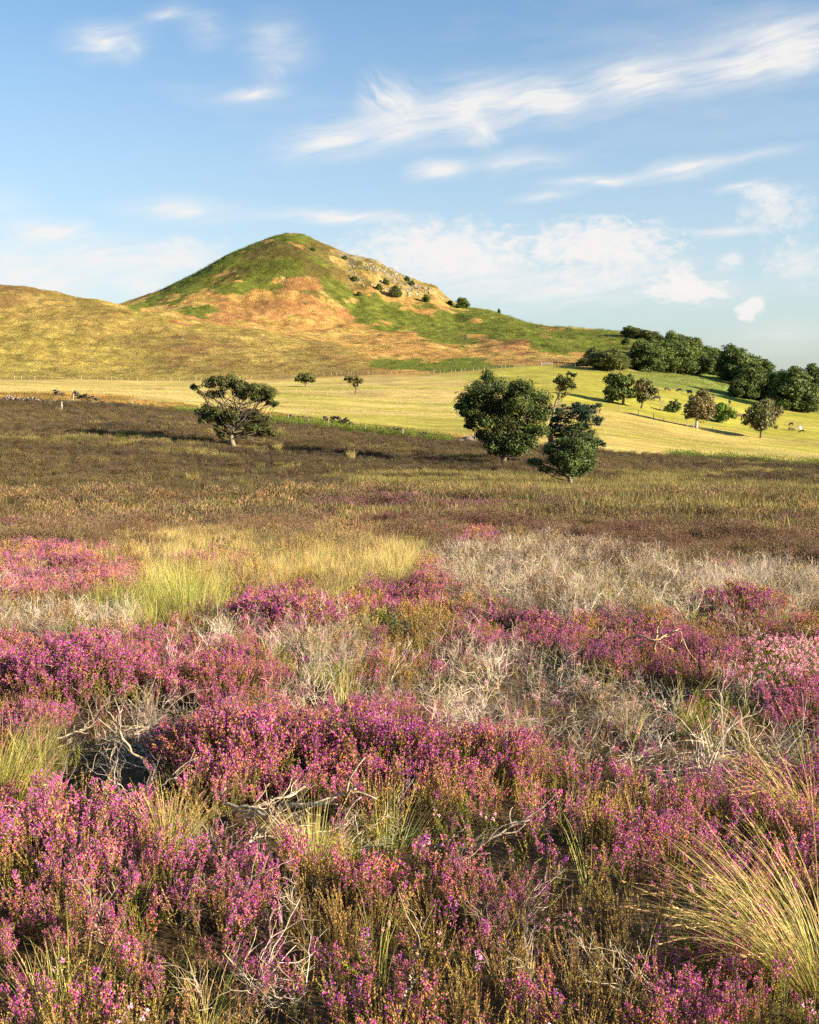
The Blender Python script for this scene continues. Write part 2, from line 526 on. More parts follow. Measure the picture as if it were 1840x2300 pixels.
rows_d, rows_t = [], []
for d, z in ((0.02, -1.75), (1.5, -1.75), (5, -1.80), (10, -2.02), (15, -2.36), (22, -2.92), (40, -4.40), (60, -5.6), (88, -7.2)):
    rows_d.append(np.full(NA, d)); rows_t.append(np.full(NA, z))
for nm in ('moor', 'wall', 'mid', 'fence', 'shoulder', 'dip', 'ridge'):
    te, dd = line_at(nm, AZ)
    k = 3 if nm == 'ridge' else 25
    te = smooth_az(te, k); dd = smooth_az(dd, 25)
    rows_d.append(dd); rows_t.append(te * dd)
rd = rows_d[-1]; rt = rows_t[-1] / rd
for mul, dv in ((1.15, 0.028), (1.6, 0.085)):
    rows_d.append(rd * mul); rows_t.append((rt - dv) * rd * mul)
rows_d.append(np.full(NA, 2600.0)); rows_t.append(np.full(NA, -60.0))
rows_d.append(np.full(NA, 12000.0)); rows_t.append(np.full(NA, -90.0))
RD = np.array(rows_d); RT = np.array(rows_t) / RD        # tan(elevation) rows
DIST = np.concatenate([np.geomspace(0.02, 1.2, 8)[:-1], np.geomspace(1.2, 26, 120)[:-1], np.geomspace(26, 160, 110)[:-1], np.linspace(160, 480, 170)[:-1], np.linspace(480, 960, 330)[:-1], np.geomspace(960, 12000, 26)])
ND = len(DIST)
# the nearest rows interpolate height, the far ones angle: both by monotone cubic
Znear = pchip(RD[:9], (RT * RD)[:9], DIST)
Tfar = pchip(np.log(RD[8:]), RT[8:], np.log(DIST))
TE = np.where((DIST < 88)[:, None], Znear, Tfar * DIST[:, None])
GX = DIST[:, None] * np.sin(AZ)[None]; GY = DIST[:, None] * np.cos(AZ)[None]
D2 = np.broadcast_to(DIST[:, None], GX.shape)
_, WALL_D = line_at('wall', AZ); _, FENCE_D = line_at('fence', AZ); _, SH_D = line_at('shoulder', AZ); _, RI_D = line_at('ridge', AZ); _, DIP_D = line_at('dip', AZ)
WALL_D, FENCE_D = smooth_az(WALL_D, 25), smooth_az(FENCE_D, 25)
PU, PV = project(GX, GY, TE + EYE)        # where each terrain vertex shows: used for laying out patches of vegetation
amp_n = 0.10 * sst(1, 6, D2) * (1 - sst(20, 30, D2))
GZ = TE + EYE
GZ = GZ + (fbm(GX * 0.9, GY * 0.9, 3, 3) - 0.5) * 0.22 * (1 - sst(14, 30, D2))
GZ = GZ + (fbm(GX * 0.16, GY * 0.16, 3, 5) - 0.5) * 0.7 * sst(14, 35, D2) * (1 - sst(0.85, 1.0, D2 / WALL_D))
fld = sst(1.0, 1.1, D2 / WALL_D)
GZ = GZ + (fbm(GX * 0.035, GY * 0.035, 3, 8) - 0.5) * 1.6 * fld * (1 - sst(0.95, 1.05, D2 / FENCE_D))
hl = sst(1.0, 1.12, D2 / FENCE_D)
GZ = GZ + (fbm(GX * 0.03, GY * 0.02, 4, 11) - 0.5) * 7.0 * hl * (1 - sst(0.90, 0.99, D2 / RI_D)) * sst(480, 560, D2)
GZ = GZ + (fbm(GX * 0.2, GY * 0.2, 3, 12) - 0.5) * 1.1 * hl
# crag on the flank of the hill
crag = sst(715, 800, PU) * (1 - sst(985, 1030, PU)) * sst(0.90, 0.95, D2 / RI_D) * (1 - sst(1.0, 1.04, D2 / RI_D))
GZ = GZ + (fbm(GX * 0.09, GY * 0.09, 4, 21) - 0.42) * 7.5 * crag * (1 - sst(0.985, 1.0, D2 / RI_D) * 0.7)
# ditch between the two fields
DIT = np.array([(1060, 880, 312), (1180, 890, 306), (1330, 913, 303), (1440, 935, 300), (1560, 966, 296), (1840, 1004, 294), (2200, 1036, 294)], float)


def az_of(u, v):
    return pix2ae(u, v)[0]


dit_d = np.interp(AZ, az_of(DIT[:, 0], DIT[:, 1]), DIT[:, 2], left=9e3)
GZ = GZ - 1.0 * np.exp(-((D2 - dit_d) / 3.0) ** 2)


def bilin(arr, x, y):
    x = np.asarray(x, float); y = np.asarray(y, float)
    d = np.hypot(x, y); a = np.arctan2(x, y)
    i = np.clip(np.searchsorted(DIST, d) - 1, 0, ND - 2); j = np.clip(np.searchsorted(AZ, a) - 1, 0, NA - 2)
    fd = np.clip((d - DIST[i]) / (DIST[i + 1] - DIST[i]), 0, 1); fa = np.clip((a - AZ[j]) / (AZ[j + 1] - AZ[j]), 0, 1)
    return (arr[i, j] * (1 - fa) + arr[i, j + 1] * fa) * (1 - fd) + (arr[i + 1, j] * (1 - fa) + arr[i + 1, j + 1] * fa) * fd


def gz(x, y):
    return bilin(GZ, x, y)


def hit(u, v, lift=0.0, dmin=1.2):
    """first ground point on the ray of a pixel"""
    a, te = pix2ae(u, v)
    d = np.concatenate([np.arange(dmin, 30, 0.01), np.arange(30, 200, 0.1), np.arange(200, 1000, 0.5)])
    x, y = d * math.sin(a), d * math.cos(a)
    z = gz(x, y) + lift
    ok = np.nonzero(EYE + te * d <= z)[0]
    k = ok[0] if len(ok) else len(d) - 1
    return np.array([x[k], y[k], z[k]])


def at_dist(u, v, d):
    a, te = pix2ae(u, v)
    return np.array([d * math.sin(a), d * math.cos(a), EYE + te * d])


# ---- colour (albedo) of the ground
def mixc(C, col, w):
    return C * (1 - w[..., None]) + np.asarray(col) * w[..., None]


def ell(u, v, cu, cv, ru, rv, ang=0.0):
    c, s = math.cos(math.radians(ang)), math.sin(math.radians(ang))
    du, dv = u - cu, v - cv
    a = (du * c + dv * s) / ru; b = (-du * s + dv * c) / rv
    return np.sqrt(a * a + b * b)


NB = fbm(GX * 0.05, GY * 0.05, 4, 31); NS = fbm(GX * 0.25, GY * 0.25, 3, 33); NL = fbm(GX * 0.012, GY * 0.012, 3, 35)
NR = fbm(GX * 0.11, GY * 0.11, 4, 41)
C = np.zeros(GX.shape + (3,))
# moor soil
C[:] = (0.060, 0.040, 0.024)
C = mixc(C, (0.12, 0.080, 0.045), sst(0.45, 0.7, fbm(GX * 2.2, GY * 2.2, 3, 51)) * (D2 < 30))
C = mixc(C, (0.105, 0.075, 0.045), sst(22, 60, D2))
# pasture
GOLD, LIME, GRN = (0.50, 0.385, 0.14), (0.37, 0.34, 0.065), (0.15, 0.20, 0.045)
Cf = np.zeros_like(C); Cf[:] = GOLD
lime_w = sst(0.40, 0.58, fbm(GX * 0.02, GY * 0.06, 4, 61) + 0.10 * sst(300, 420, D2) * sst(650, 1000, PU) + .03 * sst(900, 1300, PU))
Cf = mixc(Cf, LIME, lime_w * 0.85)
gold_edge = np.exp(-((D2 - FENCE_D) / 14) ** 2) * (PU < 1150)
Cf = mixc(Cf, (0.40, 0.26, 0.085), gold_edge * 0.8)
Cf = mixc(Cf, (0.55, 0.43, 0.175), sst(0.5, 0.75, fbm(GX * 0.03, GY * 0.11, 3, 63)) * 0.7 * (1 - sst(300, 340, D2)))
upper = sst(dit_d + 4, dit_d + 16, D2) * (dit_d < 8e3)
Cf = mixc(Cf, (0.37, 0.345, 0.065), upper * 0.65)
far_mead = sst(1390, 1440, PU) * (1 - sst(0, 8, PV - (868 + (PU - 1480) * 0.16)))
Cf = mixc(Cf, GRN, far_mead * 0.85)
left_gold = (1 - sst(300, 620, PU)) * sst(0.0, 1.0, (D2 - WALL_D) / 60)
Cf = mixc(Cf, (0.55, 0.42, 0.155), left_gold * 0.65)
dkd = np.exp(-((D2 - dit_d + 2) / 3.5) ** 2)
Cf = mixc(Cf, (0.09, 0.09, 0.03), dkd * 0.75)  # dark ditch line, with the tree pair's shadow put into its colour
# rough verge above the wall on the moor edge
vw = 12 + 24 * (1 - sst(150, 750, PU))
verge = (1 - sst(.6, 1.1, (D2 - WALL_D) / vw + (NS - .5) * .6)) * (1 - sst(880, 1150, PU))
Cf = mixc(Cf, (0.19, 0.145, 0.06), verge * 0.85)
Cf = Cf * .77 * (1 - sst(1000, 1500, PU) * (1 - far_mead))[..., None] + Cf * np.array([.66, .68, .56]) * (sst(1000, 1500, PU) * (1 - far_mead))[..., None] + 0
mW = sst(-1.5, 1.5, D2 - WALL_D)
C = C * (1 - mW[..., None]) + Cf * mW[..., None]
# hill
ORA, TAN, BRK, OLV, RED = (0.40, 0.245, 0.085), (0.43, 0.315, 0.105), (0.14, 0.168, 0.032), (0.30, 0.255, 0.07), (0.33, 0.165, 0.075)
Ch = np.zeros_like(C); Ch[:] = ORA
Ch = mixc(Ch, TAN, sst(0.42, 0.62, NB))
Ch = mixc(Ch, (0.24, 0.22, 0.05), sst(0.60, 0.75, NR) * 0.5)
# left shoulder: olive grass and heather
shl = (1 - sst(0, 10, (D2 - SH_D * 1.02))) * (1 - sst(720, 900, PU + (D2 - 500) * 0.6))
Ch = mixc(Ch, OLV, shl * 0.85)
sh_l = np.array(LINES['shoulder'], float)
below = PV - np.interp(PU, sh_l[:, 0], sh_l[:, 1]) + (NB - .5) * 70
brn = shl * sst(4, 14, below) * (1 - sst(70, 100, below))
Ch = mixc(Ch, (0.20, 0.125, 0.055), brn * .42)
Ch = mixc(Ch, (0.17, 0.105, 0.05), shl * sst(0.52, 0.66, fbm(GX * 0.02, GY * 0.012, 4, 71)) * 0.75)
Ch = mixc(Ch, (0.30, 0.25, 0.08), shl * sst(0.5, 0.62, NR) * 0.6 * sst(690, 780, PV))
br = np.zeros(GX.shape)


NP_ = fbm(GX * .075, GY * .06, 5, 45, .62)


def patch(cu, cv, ru, rv, ang=0.0, st=1.0, thr=1.0, n=None, soft=0.11):
    r = ell(PU, PV, cu, cv, ru, rv, ang) + ((NP_ if n is None else n) - 0.5) * 2.0
    return st * (1 - sst(thr - soft, thr + soft, r))


# brown heather cap, then bracken patches, then rock
vis = sst(0, 30, D2 - SH_D)          # only the slope behind the shoulder
heath = patch(590, 585, 130, 58, -8) + patch(690, 590, 70, 55, 30) + patch(770, 620, 60, 30, 30) * .7
Ch = mixc(Ch, (0.115, 0.095, 0.035), np.clip(heath, 0, 1) * 0.9)
for a in ((478, 606, 120, 22, -32), (400, 640, 120, 10, -28), (600, 602, 80, 22, 6), (545, 645, 60, 16, -10), (640, 535, 60, 10, 0), (520, 650, 50, 10, 0), (590, 620, 50, 30, -10),
          (760, 650, 45, 22, 35), (850, 690, 95, 28, 18), (960, 722, 190, 30, 8), (1080, 735, 110, 26, 10), (1000, 760, 70, 12, 8), (1120, 720, 110, 22, 12),
          (980, 822, 130, 12, 3), (1030, 812, 60, 12, 0), (1330, 770, 100, 30, 10), (1230, 775, 70, 16, 15), (1420, 790, 70, 60, 20), (1500, 830, 140, 24, 12), (720, 590, 25, 8, 20),
          (570, 640, 40, 8, 0), (450, 700, 50, 8, 0), (1400, 755, 70, 14, 10), (1290, 750, 60, 10, 0)):
    br = np.maximum(br, patch(*a))
br = np.clip(br, 0, 1) * np.maximum(vis, PU > 760)
Ch = mixc(Ch, BRK, br)
Ch = mixc(Ch, (0.075, 0.10, 0.018), br * sst(0.55, 0.7, NS) * 0.6)
Ch = mixc(Ch, (0.095, 0.095, 0.026), np.clip(heath, 0, 1) * .6 * (PV < 680) * (1 - .6 * br))
rust = np.clip(patch(700, 640, 60, 14, 0) + patch(560, 700, 140, 20, -6) + patch(1150, 765, 90, 22, 5) + patch(760, 700, 120, 16, 0) + patch(1215, 740, 60, 12, 0) + patch(1250, 760, 40, 20, 0) + patch(985, 692, 40, 6, 0), 0, 1)
Ch = mixc(Ch, RED, rust * 0.75 * (1 - br))
rock = sst(0.50, 0.60, fbm(GX * 0.11, GY * 0.11, 4, 81)) * crag * sst(0.9, 0.97, D2 / RI_D)
Ch = mixc(Ch, (0.205, 0.175, 0.055), crag * 0.8)
Ch = mixc(Ch, (0.23, 0.205, 0.16), rock * 0.8)
path = np.exp(-((PU - (690 + (PV - 610) * 1.0)) / 2.5) ** 2) * (PV > 605) * (PV < 670)
Ch = mixc(Ch, (0.16, 0.10, 0.05), path * 0.7)
spk = fbm(GX * .28, GY * .28, 4, 91, .7)
Ch = Ch * (0.80 + 0.40 * sst(.25, .75, spk))[..., None]
Ch = mixc(Ch, (0.10, 0.095, 0.03), sst(.62, .70, fbm(GX * .16, GY * .10, 4, 95, .65)) * .4 * (1 - br))
Ch = Ch * np.array([.76, .725, .66])
mH = sst(-2, 3, D2 - FENCE_D) * (1 - far_mead)
C = C * (1 - mH[..., None]) + Ch * mH[..., None]
C = mixc(C, (0.08, 0.10, 0.04), sst(1.02, 1.3, D2 / RI_D))

idx = np.arange(ND * NA).reshape(ND, NA)
Q = np.stack([idx[:-1, :-1], idx[:-1, 1:], idx[1:, 1:], idx[1:, :-1]], -1).reshape(-1, 4)[:, ::-1]
dq = (D2[:-1, :-1] + D2[1:, 1:]).ravel() / 2
wq = np.broadcast_to(WALL_D[None, :-1], (ND - 1, NA - 1)).ravel(); fq = np.broadcast_to(FENCE_D[None, :-1], (ND - 1, NA - 1)).ravel()
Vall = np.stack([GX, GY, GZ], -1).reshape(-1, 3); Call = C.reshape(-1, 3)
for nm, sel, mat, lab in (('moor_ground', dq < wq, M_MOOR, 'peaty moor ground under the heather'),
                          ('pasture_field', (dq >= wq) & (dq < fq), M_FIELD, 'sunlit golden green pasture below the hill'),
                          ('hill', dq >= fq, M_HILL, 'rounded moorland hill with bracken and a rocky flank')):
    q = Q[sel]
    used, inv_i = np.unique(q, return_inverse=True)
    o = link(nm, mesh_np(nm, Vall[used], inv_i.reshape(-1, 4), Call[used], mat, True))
    o['kind'] = 'structure'; o['label'] = lab

# ------------------------------------------------------------------ plant prototypes (shared meshes)
MAG = np.array([(0.37, 0.048, 0.28), (0.32, 0.04, 0.28), (0.43, 0.08, 0.33), (0.40, 0.05, 0.20), (0.27, 0.035, 0.28), (0.46, 0.12, 0.34)]) * 1.02
FADE = np.array([(0.50, 0.20, 0.08), (0.42, 0.15, 0.06), (0.54, 0.24, 0.11), (0.38, 0.15, 0.06), (0.52, 0.20, 0.17)])
PALE = np.array([(0.70, 0.30, 0.40), (0.66, 0.36, 0.44), (0.62, 0.24, 0.38)])
NEED = np.array([(0.17, 0.19, 0.025), (0.13, 0.15, 0.022), (0.22, 0.21, 0.032), (0.21, 0.18, 0.035)]) * 1.12
LING = np.array([(0.42, 0.34, 0.075), (0.48, 0.33, 0.09), (0.34, 0.32, 0.05), (0.52, 0.32, 0.11)]) * 1.12
GREENL = np.array([(0.24, 0.27, 0.03), (0.30, 0.30, 0.04), (0.18, 0.22, 0.025)]) * 1.12
BROWN = np.array([(0.135, 0.085, 0.055), (0.165, 0.105, 0.065), (0.105, 0.072, 0.042), (0.19, 0.125, 0.075), (0.12, 0.10, 0.045)])
STEMC = (0.10, 0.06, 0.035)


def pick(pal, n):
    return pal[rng.integers(0, len(pal), n)] * (0.8 + 0.4 * rng.random((n, 1)))


def rand_dirs(n):
    v = rng.normal(size=(n, 3))
    return v / np.linalg.norm(v, axis=1)[:, None]


def tris_at(g, P, axis, length, width, col):
    """one slim triangle (leaf or needle) at each point along its axis"""
    n = len(P)
    axis = axis / (np.linalg.norm(axis, axis=1)[:, None] + 1e-9)
    s = np.cross(axis, rand_dirs(n)); s /= np.linalg.norm(s, axis=1)[:, None] + 1e-9
    length = np.broadcast_to(length, (n,))[:, None]; width = np.broadcast_to(width, (n,))[:, None]
    V = np.stack([P - s * width * 0.5, P + s * width * 0.5, P + axis * length], 1).reshape(-1, 3)
    g.add(V, np.arange(3 * n).reshape(-1, 3), np.repeat(col, 3, axis=0))


def quads_at(g, P, nrm, size, aspect, col):
    """one leaf quad (kite) at each point facing nrm"""
    n = len(P)
    nrm = nrm / (np.linalg.norm(nrm, axis=1)[:, None] + 1e-9)
    a = np.cross(nrm, rand_dirs(n)); a /= np.linalg.norm(a, axis=1)[:, None] + 1e-9
    b = np.cross(nrm, a)
    size = np.broadcast_to(size, (n,))[:, None]
    V = np.stack([P - a * size, P + b * size * aspect, P + a * size, P - b * size * aspect], 1).reshape(-1, 3)
    k = np.arange(n)[:, None] * 4
    T = np.concatenate([k + np.array([[0, 1, 2]]), k + np.array([[0, 2, 3]])])
    g.add(V, T, np.repeat(col, 4, axis=0))


OCT = np.array([(1, 0, 0.1), (-0.5, 0.87, 0.1), (-0.5, -0.87, 0.1), (0, 0, 1.0), (0, 0, -0.75)])
OCT_T = np.array([(0, 1, 3), (1, 2, 3), (2, 0, 3), (1, 0, 4), (2, 1, 4), (0, 2, 4)])


def bells(g, P, axis, length, rad, col):
    n = len(P)
    axis = axis / (np.linalg.norm(axis, axis=1)[:, None] + 1e-9)
    a = np.cross(axis, rand_dirs(n)); a /= np.linalg.norm(a, axis=1)[:, None] + 1e-9
    b = np.cross(axis, a)
    V = P[:, None] + a[:, None] * OCT[None, :, 0:1] * rad + b[:, None] * OCT[None, :, 1:2] * rad + axis[:, None] * OCT[None, :, 2:3] * length * 0.5
    T = (np.arange(n)[:, None, None] * 5 + OCT_T[None]).reshape(-1, 3)
    cc = np.repeat(col, 5, axis=0); cc[3::5] *= 0.8; cc[4::5] *= 1.12
    g.add(V.reshape(-1, 3), T, cc)


def shoots(h, n_side, spread, bend=0.06):
    """main stem and side shoots of an upright dwarf shrub"""
    out = []
    top = np.array([rng.normal() * spread * h * 0.3, rng.normal() * spread * h * 0.3, h])
    main = curve_pts([(0, 0, -0.03), top * 0.5 + np.append(rng.normal(size=2) * bend * h, 0), top], 9)
    out.append(main)
    for k in range(n_side):
        t = rng.uniform(0.15, 0.7); i = int(t * 8)
        b = main[i]
        an = rng.uniform(0, 2 * math.pi); ln = h * (1 - t) * rng.uniform(0.75, 1.05)
        o = np.array([math.cos(an), math.sin(an), 0]) * ln * spread * rng.uniform(0.6, 1.3)
        out.append(curve_pts([b, b + o * 0.6 + np.array([0, 0, ln * 0.4]), b + o + np.array([0, 0, ln])], 7))
    return out


def sprig(kind, h=0.30, lod=1.0):
    g = Geo(); fl = Geo()
    side = {'bell': 5, 'ling': 7, 'green': 6, 'heath': 3, 'brown': 7}[kind]
    pal = {'bell': NEED, 'ling': LING, 'green': GREENL, 'heath': GREENL, 'brown': BROWN}[kind]
    fade = rng.random()
    for si, s in enumerate(shoots(h, side, 0.33)):
        tube(g, s[::2] if len(s) > 7 else s[::3], np.linspace(0.0016, 0.0006, len(s[::2]) if len(s) > 7 else len(s[::3])), 3, STEMC)
        L = np.linalg.norm(np.diff(s, axis=0), axis=1).sum()
        n = max(6, int(L / 0.0042 / lod))
        t = rng.uniform(0.12, 1, n) * (len(s) - 1.001)
        i = t.astype(int); P = s[i] + (s[i + 1] - s[i]) * (t - i)[:, None]
        tg = (s[i + 1] - s[i]); tg /= np.linalg.norm(tg, axis=1)[:, None]
        ax = tg * (0.75 if kind != 'ling' else 1.1) + rand_dirs(n) * 0.8
        cc = pick(pal, n)
        if kind in ('ling', 'brown'):
            tip = (t / (len(s) - 1))[:, None] ** 2
            cc = cc * (1 - 0.55 * tip) + 0.55 * tip * np.array((0.52, 0.28, 0.10) if kind == 'ling' else (0.26, 0.165, 0.09))
        tris_at(g, P, ax, (0.010 if kind != 'ling' else 0.008) * math.sqrt(lod), 0.0028 * math.sqrt(lod), cc)
        if kind == 'bell':
            nf = int(rng.integers(12, 24) * (1.0 if si else 1.5) / lod ** 0.6)
            t = (1 - rng.random(nf) ** 1.3 * 0.42) * (len(s) - 1.001)
            i = t.astype(int); P = s[i] + (s[i + 1] - s[i]) * (t - i)[:, None] + rand_dirs(nf) * 0.0085 * np.array([1, 1, 0.5])
            f = (t / (len(s) - 1) - 0.58) / 0.42
            isf = rng.random(nf) < np.clip(0.10 + 0.85 * fade - 0.35 * f * fade, 0, 0.92)
            cc = np.where(isf[:, None], pick(FADE, nf), pick(MAG, nf))
            bells(fl, P, rand_dirs(nf) * 0.6 + np.array([0, 0, -0.7]), 0.0088 * lod ** 0.3, 0.0037 * lod ** 0.3, cc)
        if kind == 'heath' and rng.random() < 0.75:
            nf = 9
            P = s[-1] + rand_dirs(nf) * 0.0085 + np.array([0, 0, 0.003])
            bells(fl, P, rand_dirs(nf) * 0.6 + np.array([0, 0, -0.6]), 0.010, 0.0045, pick(PALE, nf))
    return g, fl


def join(*gs):
    r = Geo()
    for g in gs:
        V, T, Cc = g.arrays()
        if len(V):
            r.add(V, T, Cc)
    return r


def xf(arr, pos, rz, tilt, tdir, sc):
    V = arr * sc
    c, s = math.cos(rz), math.sin(rz)
    V = V @ np.array([[c, s, 0], [-s, c, 0], [0, 0, 1]])
    ax = np.array([-math.sin(tdir), math.cos(tdir), 0]); c, s = math.cos(tilt), math.sin(tilt)
    V = V * c + np.cross(ax, V) * s + np.outer(V @ ax, ax) * (1 - c)
    return V + pos


def merge(protos, n, rad, dome, tilt_out=0.5, sc=(0.8, 1.2)):
    """a clump of many sprigs"""
    r = Geo(); out_fl = Geo()
    for k in range(n):
        g, fl = protos[rng.integers(len(protos))]
        rr = rad * math.sqrt(rng.random()); an = rng.uniform(0, 2 * math.pi)
        pos = np.array([rr * math.cos(an), rr * math.sin(an), 0])
        q = rr / rad
        s = rng.uniform(*sc) * (1 - dome * q * q)
        rz = rng.uniform(0, 6.28); tl = tilt_out * q * rng.uniform(0.6, 1.2)
        for src, dst in ((g, r), (fl, out_fl)):
            V, T, Cc = src.arrays()
            if len(V):
                dst.add(xf(V, pos, rz, tl, an, s), T, Cc * (0.85 + 0.3 * rng.random()))
    return r, out_fl


def far_clump(pal, w, h, n, flower=None, nf=0):
    """dome of heather made of leaf flakes, for ground further off"""
    g = Geo()
    d = rand_dirs(n); d[:, 2] = np.abs(d[:, 2])
    rr = 0.45 + 0.55 * rng.random(n) ** 0.5
    lump = 0.8 + 0.4 * fbm(d[:, 0] * 2.5 + rng.random() * 50, d[:, 1] * 2.5, 2, 5)
    P = d * (rr * lump)[:, None] * np.array([w / 2, w / 2, h])
    ax = d * 0.6 + np.array([0, 0, 1.0]) + rand_dirs(n) * 0.5
    tris_at(g, P, ax, rng.uniform(0.10, 0.2, n) * h * 1.1, 0.05 * h, pick(pal, n))
    if nf:
        d = rand_dirs(nf); d[:, 2] = np.abs(d[:, 2])
        P = d * rng.uniform(0.85, 1.08, (nf, 1)) * np.array([w / 2, w / 2, h])
        tris_at(g, P, d + np.array([0, 0, 1]), 0.10 * h, 0.05 * h, pick(flower, nf))
    return g


def blade(g, base, dirv, length, droop, width, c0, c1, segs=5):
    """one grass blade bending over"""
    t = np.linspace(0, 1, segs + 1)
    hd = np.array([dirv[0], dirv[1], 0.0]); hn = np.linalg.norm(hd) + 1e-6
    hd /= hn
    lean = math.atan2(hn, dirv[2])
    ang = lean + droop * t ** 1.5
    st = length / segs
    P = [np.array(base, float)]
    for k in range(segs):
        P.append(P[-1] + (hd * math.sin(ang[k]) + np.array([0, 0, math.cos(ang[k])])) * st)
    P = np.array(P)
    sd = np.array([-hd[1], hd[0], 0]) * math.cos(rng.uniform(-1, 1)) + hd * rng.uniform(-0.5, 0.5)
    w = width * (1 - t ** 2 * 0.85)[:, None] * 0.5
    V = np.concatenate([P - sd * w, P + sd * w])
    i = np.arange(segs); m = segs + 1
    T = np.concatenate([np.stack([i, i + m, i + m + 1], -1), np.stack([i, i + m + 1, i + 1], -1)])
    Cc = np.asarray(c0) * (1 - t[:, None]) + np.asarray(c1) * t[:, None]
    g.add(V, T, np.concatenate([Cc, Cc]))
    return P


STRAW = np.array([(0.72, 0.54, 0.23), (0.64, 0.47, 0.19), (0.76, 0.60, 0.29), (0.58, 0.42, 0.15)])
GBLADE = np.array([(0.30, 0.33, 0.07), (0.23, 0.28, 0.045), (0.42, 0.40, 0.11), (0.36, 0.36, 0.07)])


def grass_tuft(n, length, rad, straw=0.5, droop=1.0, width=0.003, lean=(0, 0), segs=5, heads=0.0, spread=0.35):
    g = Geo()
    for k in range(n):
        an = rng.uniform(0, 6.28); r = rad * math.sqrt(rng.random())
        b = np.array([r * math.cos(an), r * math.sin(an), -0.02])
        L = length * rng.uniform(0.5, 1.1)
        dv = np.array([math.cos(an) * spread * rng.random() + lean[0] * rng.uniform(.4, 1.3), math.sin(an) * spread * rng.random() + lean[1] * rng.uniform(.4, 1.3), 1.0])
        isS = rng.random() < straw
        c1 = pick(STRAW if isS else GBLADE, 1)[0]; c0 = c1 * 0.75 if isS and rng.random() < 0.65 else pick(GBLADE, 1)[0]
        P = blade(g, b, dv, L, droop * rng.uniform(0.3, 1.2), width * rng.uniform(0.6, 1.2) * (0.6 if isS else 1), c0, c1, segs)
        if isS and rng.random() < heads:
            tip = P[-1]; d = P[-1] - P[-2]; d /= np.linalg.norm(d)
            m = 14
            tt = rng.random(m)
            tris_at(g, tip - d * (tt * 0.11)[:, None], np.tile(d, (m, 1)) + rand_dirs(m) * 0.35, 0.013, 0.0022, pick(STRAW, m) * np.array([1.0, .9, .9]))
    return g


def dead_twigs(h, n0, depth=3, spread=0.6, r0=0.0035, col=None, curly=0.35):
    """bare branching skeleton of a dead heather plant, grown from one root"""
    g = Geo()

    def grow(p, d, L, r, lev, cc):
        n = 5
        P = [p]
        for k in range(n):
            d = d + rng.normal(size=3) * curly * 0.5 + np.array([0, 0, 0.05])
            d /= np.linalg.norm(d)
            P.append(P[-1] + d * L / n)
        P = np.array(P)
        tube(g, P, np.linspace(r, r * 0.55, n + 1), 4 if lev == 0 else 3, cc * rng.uniform(0.75, 1.2))
        if lev < depth:
            for k in range(rng.integers(2, 4)):
                i = rng.integers(2, n + 1)
                nd = d + rand_dirs(1)[0] * 0.85
                grow(P[i], nd / np.linalg.norm(nd), L * rng.uniform(0.5, 0.8), r * 0.58, lev + 1, cc)
    for k in range(n0):
        an = rng.uniform(0, 6.28)
        d = np.array([math.cos(an) * spread, math.sin(an) * spread, 1.0]) * rng.uniform(0.7, 1.3)
        cc = np.array(col if col is not None else (0.44, 0.36, 0.27)) * rng.uniform(0.8, 1.3)
        grow(np.array([rng.normal() * 0.01, rng.normal() * 0.01, -0.02]), d / np.linalg.norm(d), h * rng.uniform(0.35, 0.55), r0 * rng.uniform(0.7, 1.2), 0, cc)
    return g


def proto_collection(name, geos, mat):
    c = bpy.data.collections.new(name)
    for k, g in enumerate(geos):
        o = bpy.data.objects.new('%s_%02d' % (name, k), geo_mesh('%s_%02d' % (name, k), g, mat))
        c.objects.link(o)
    return c


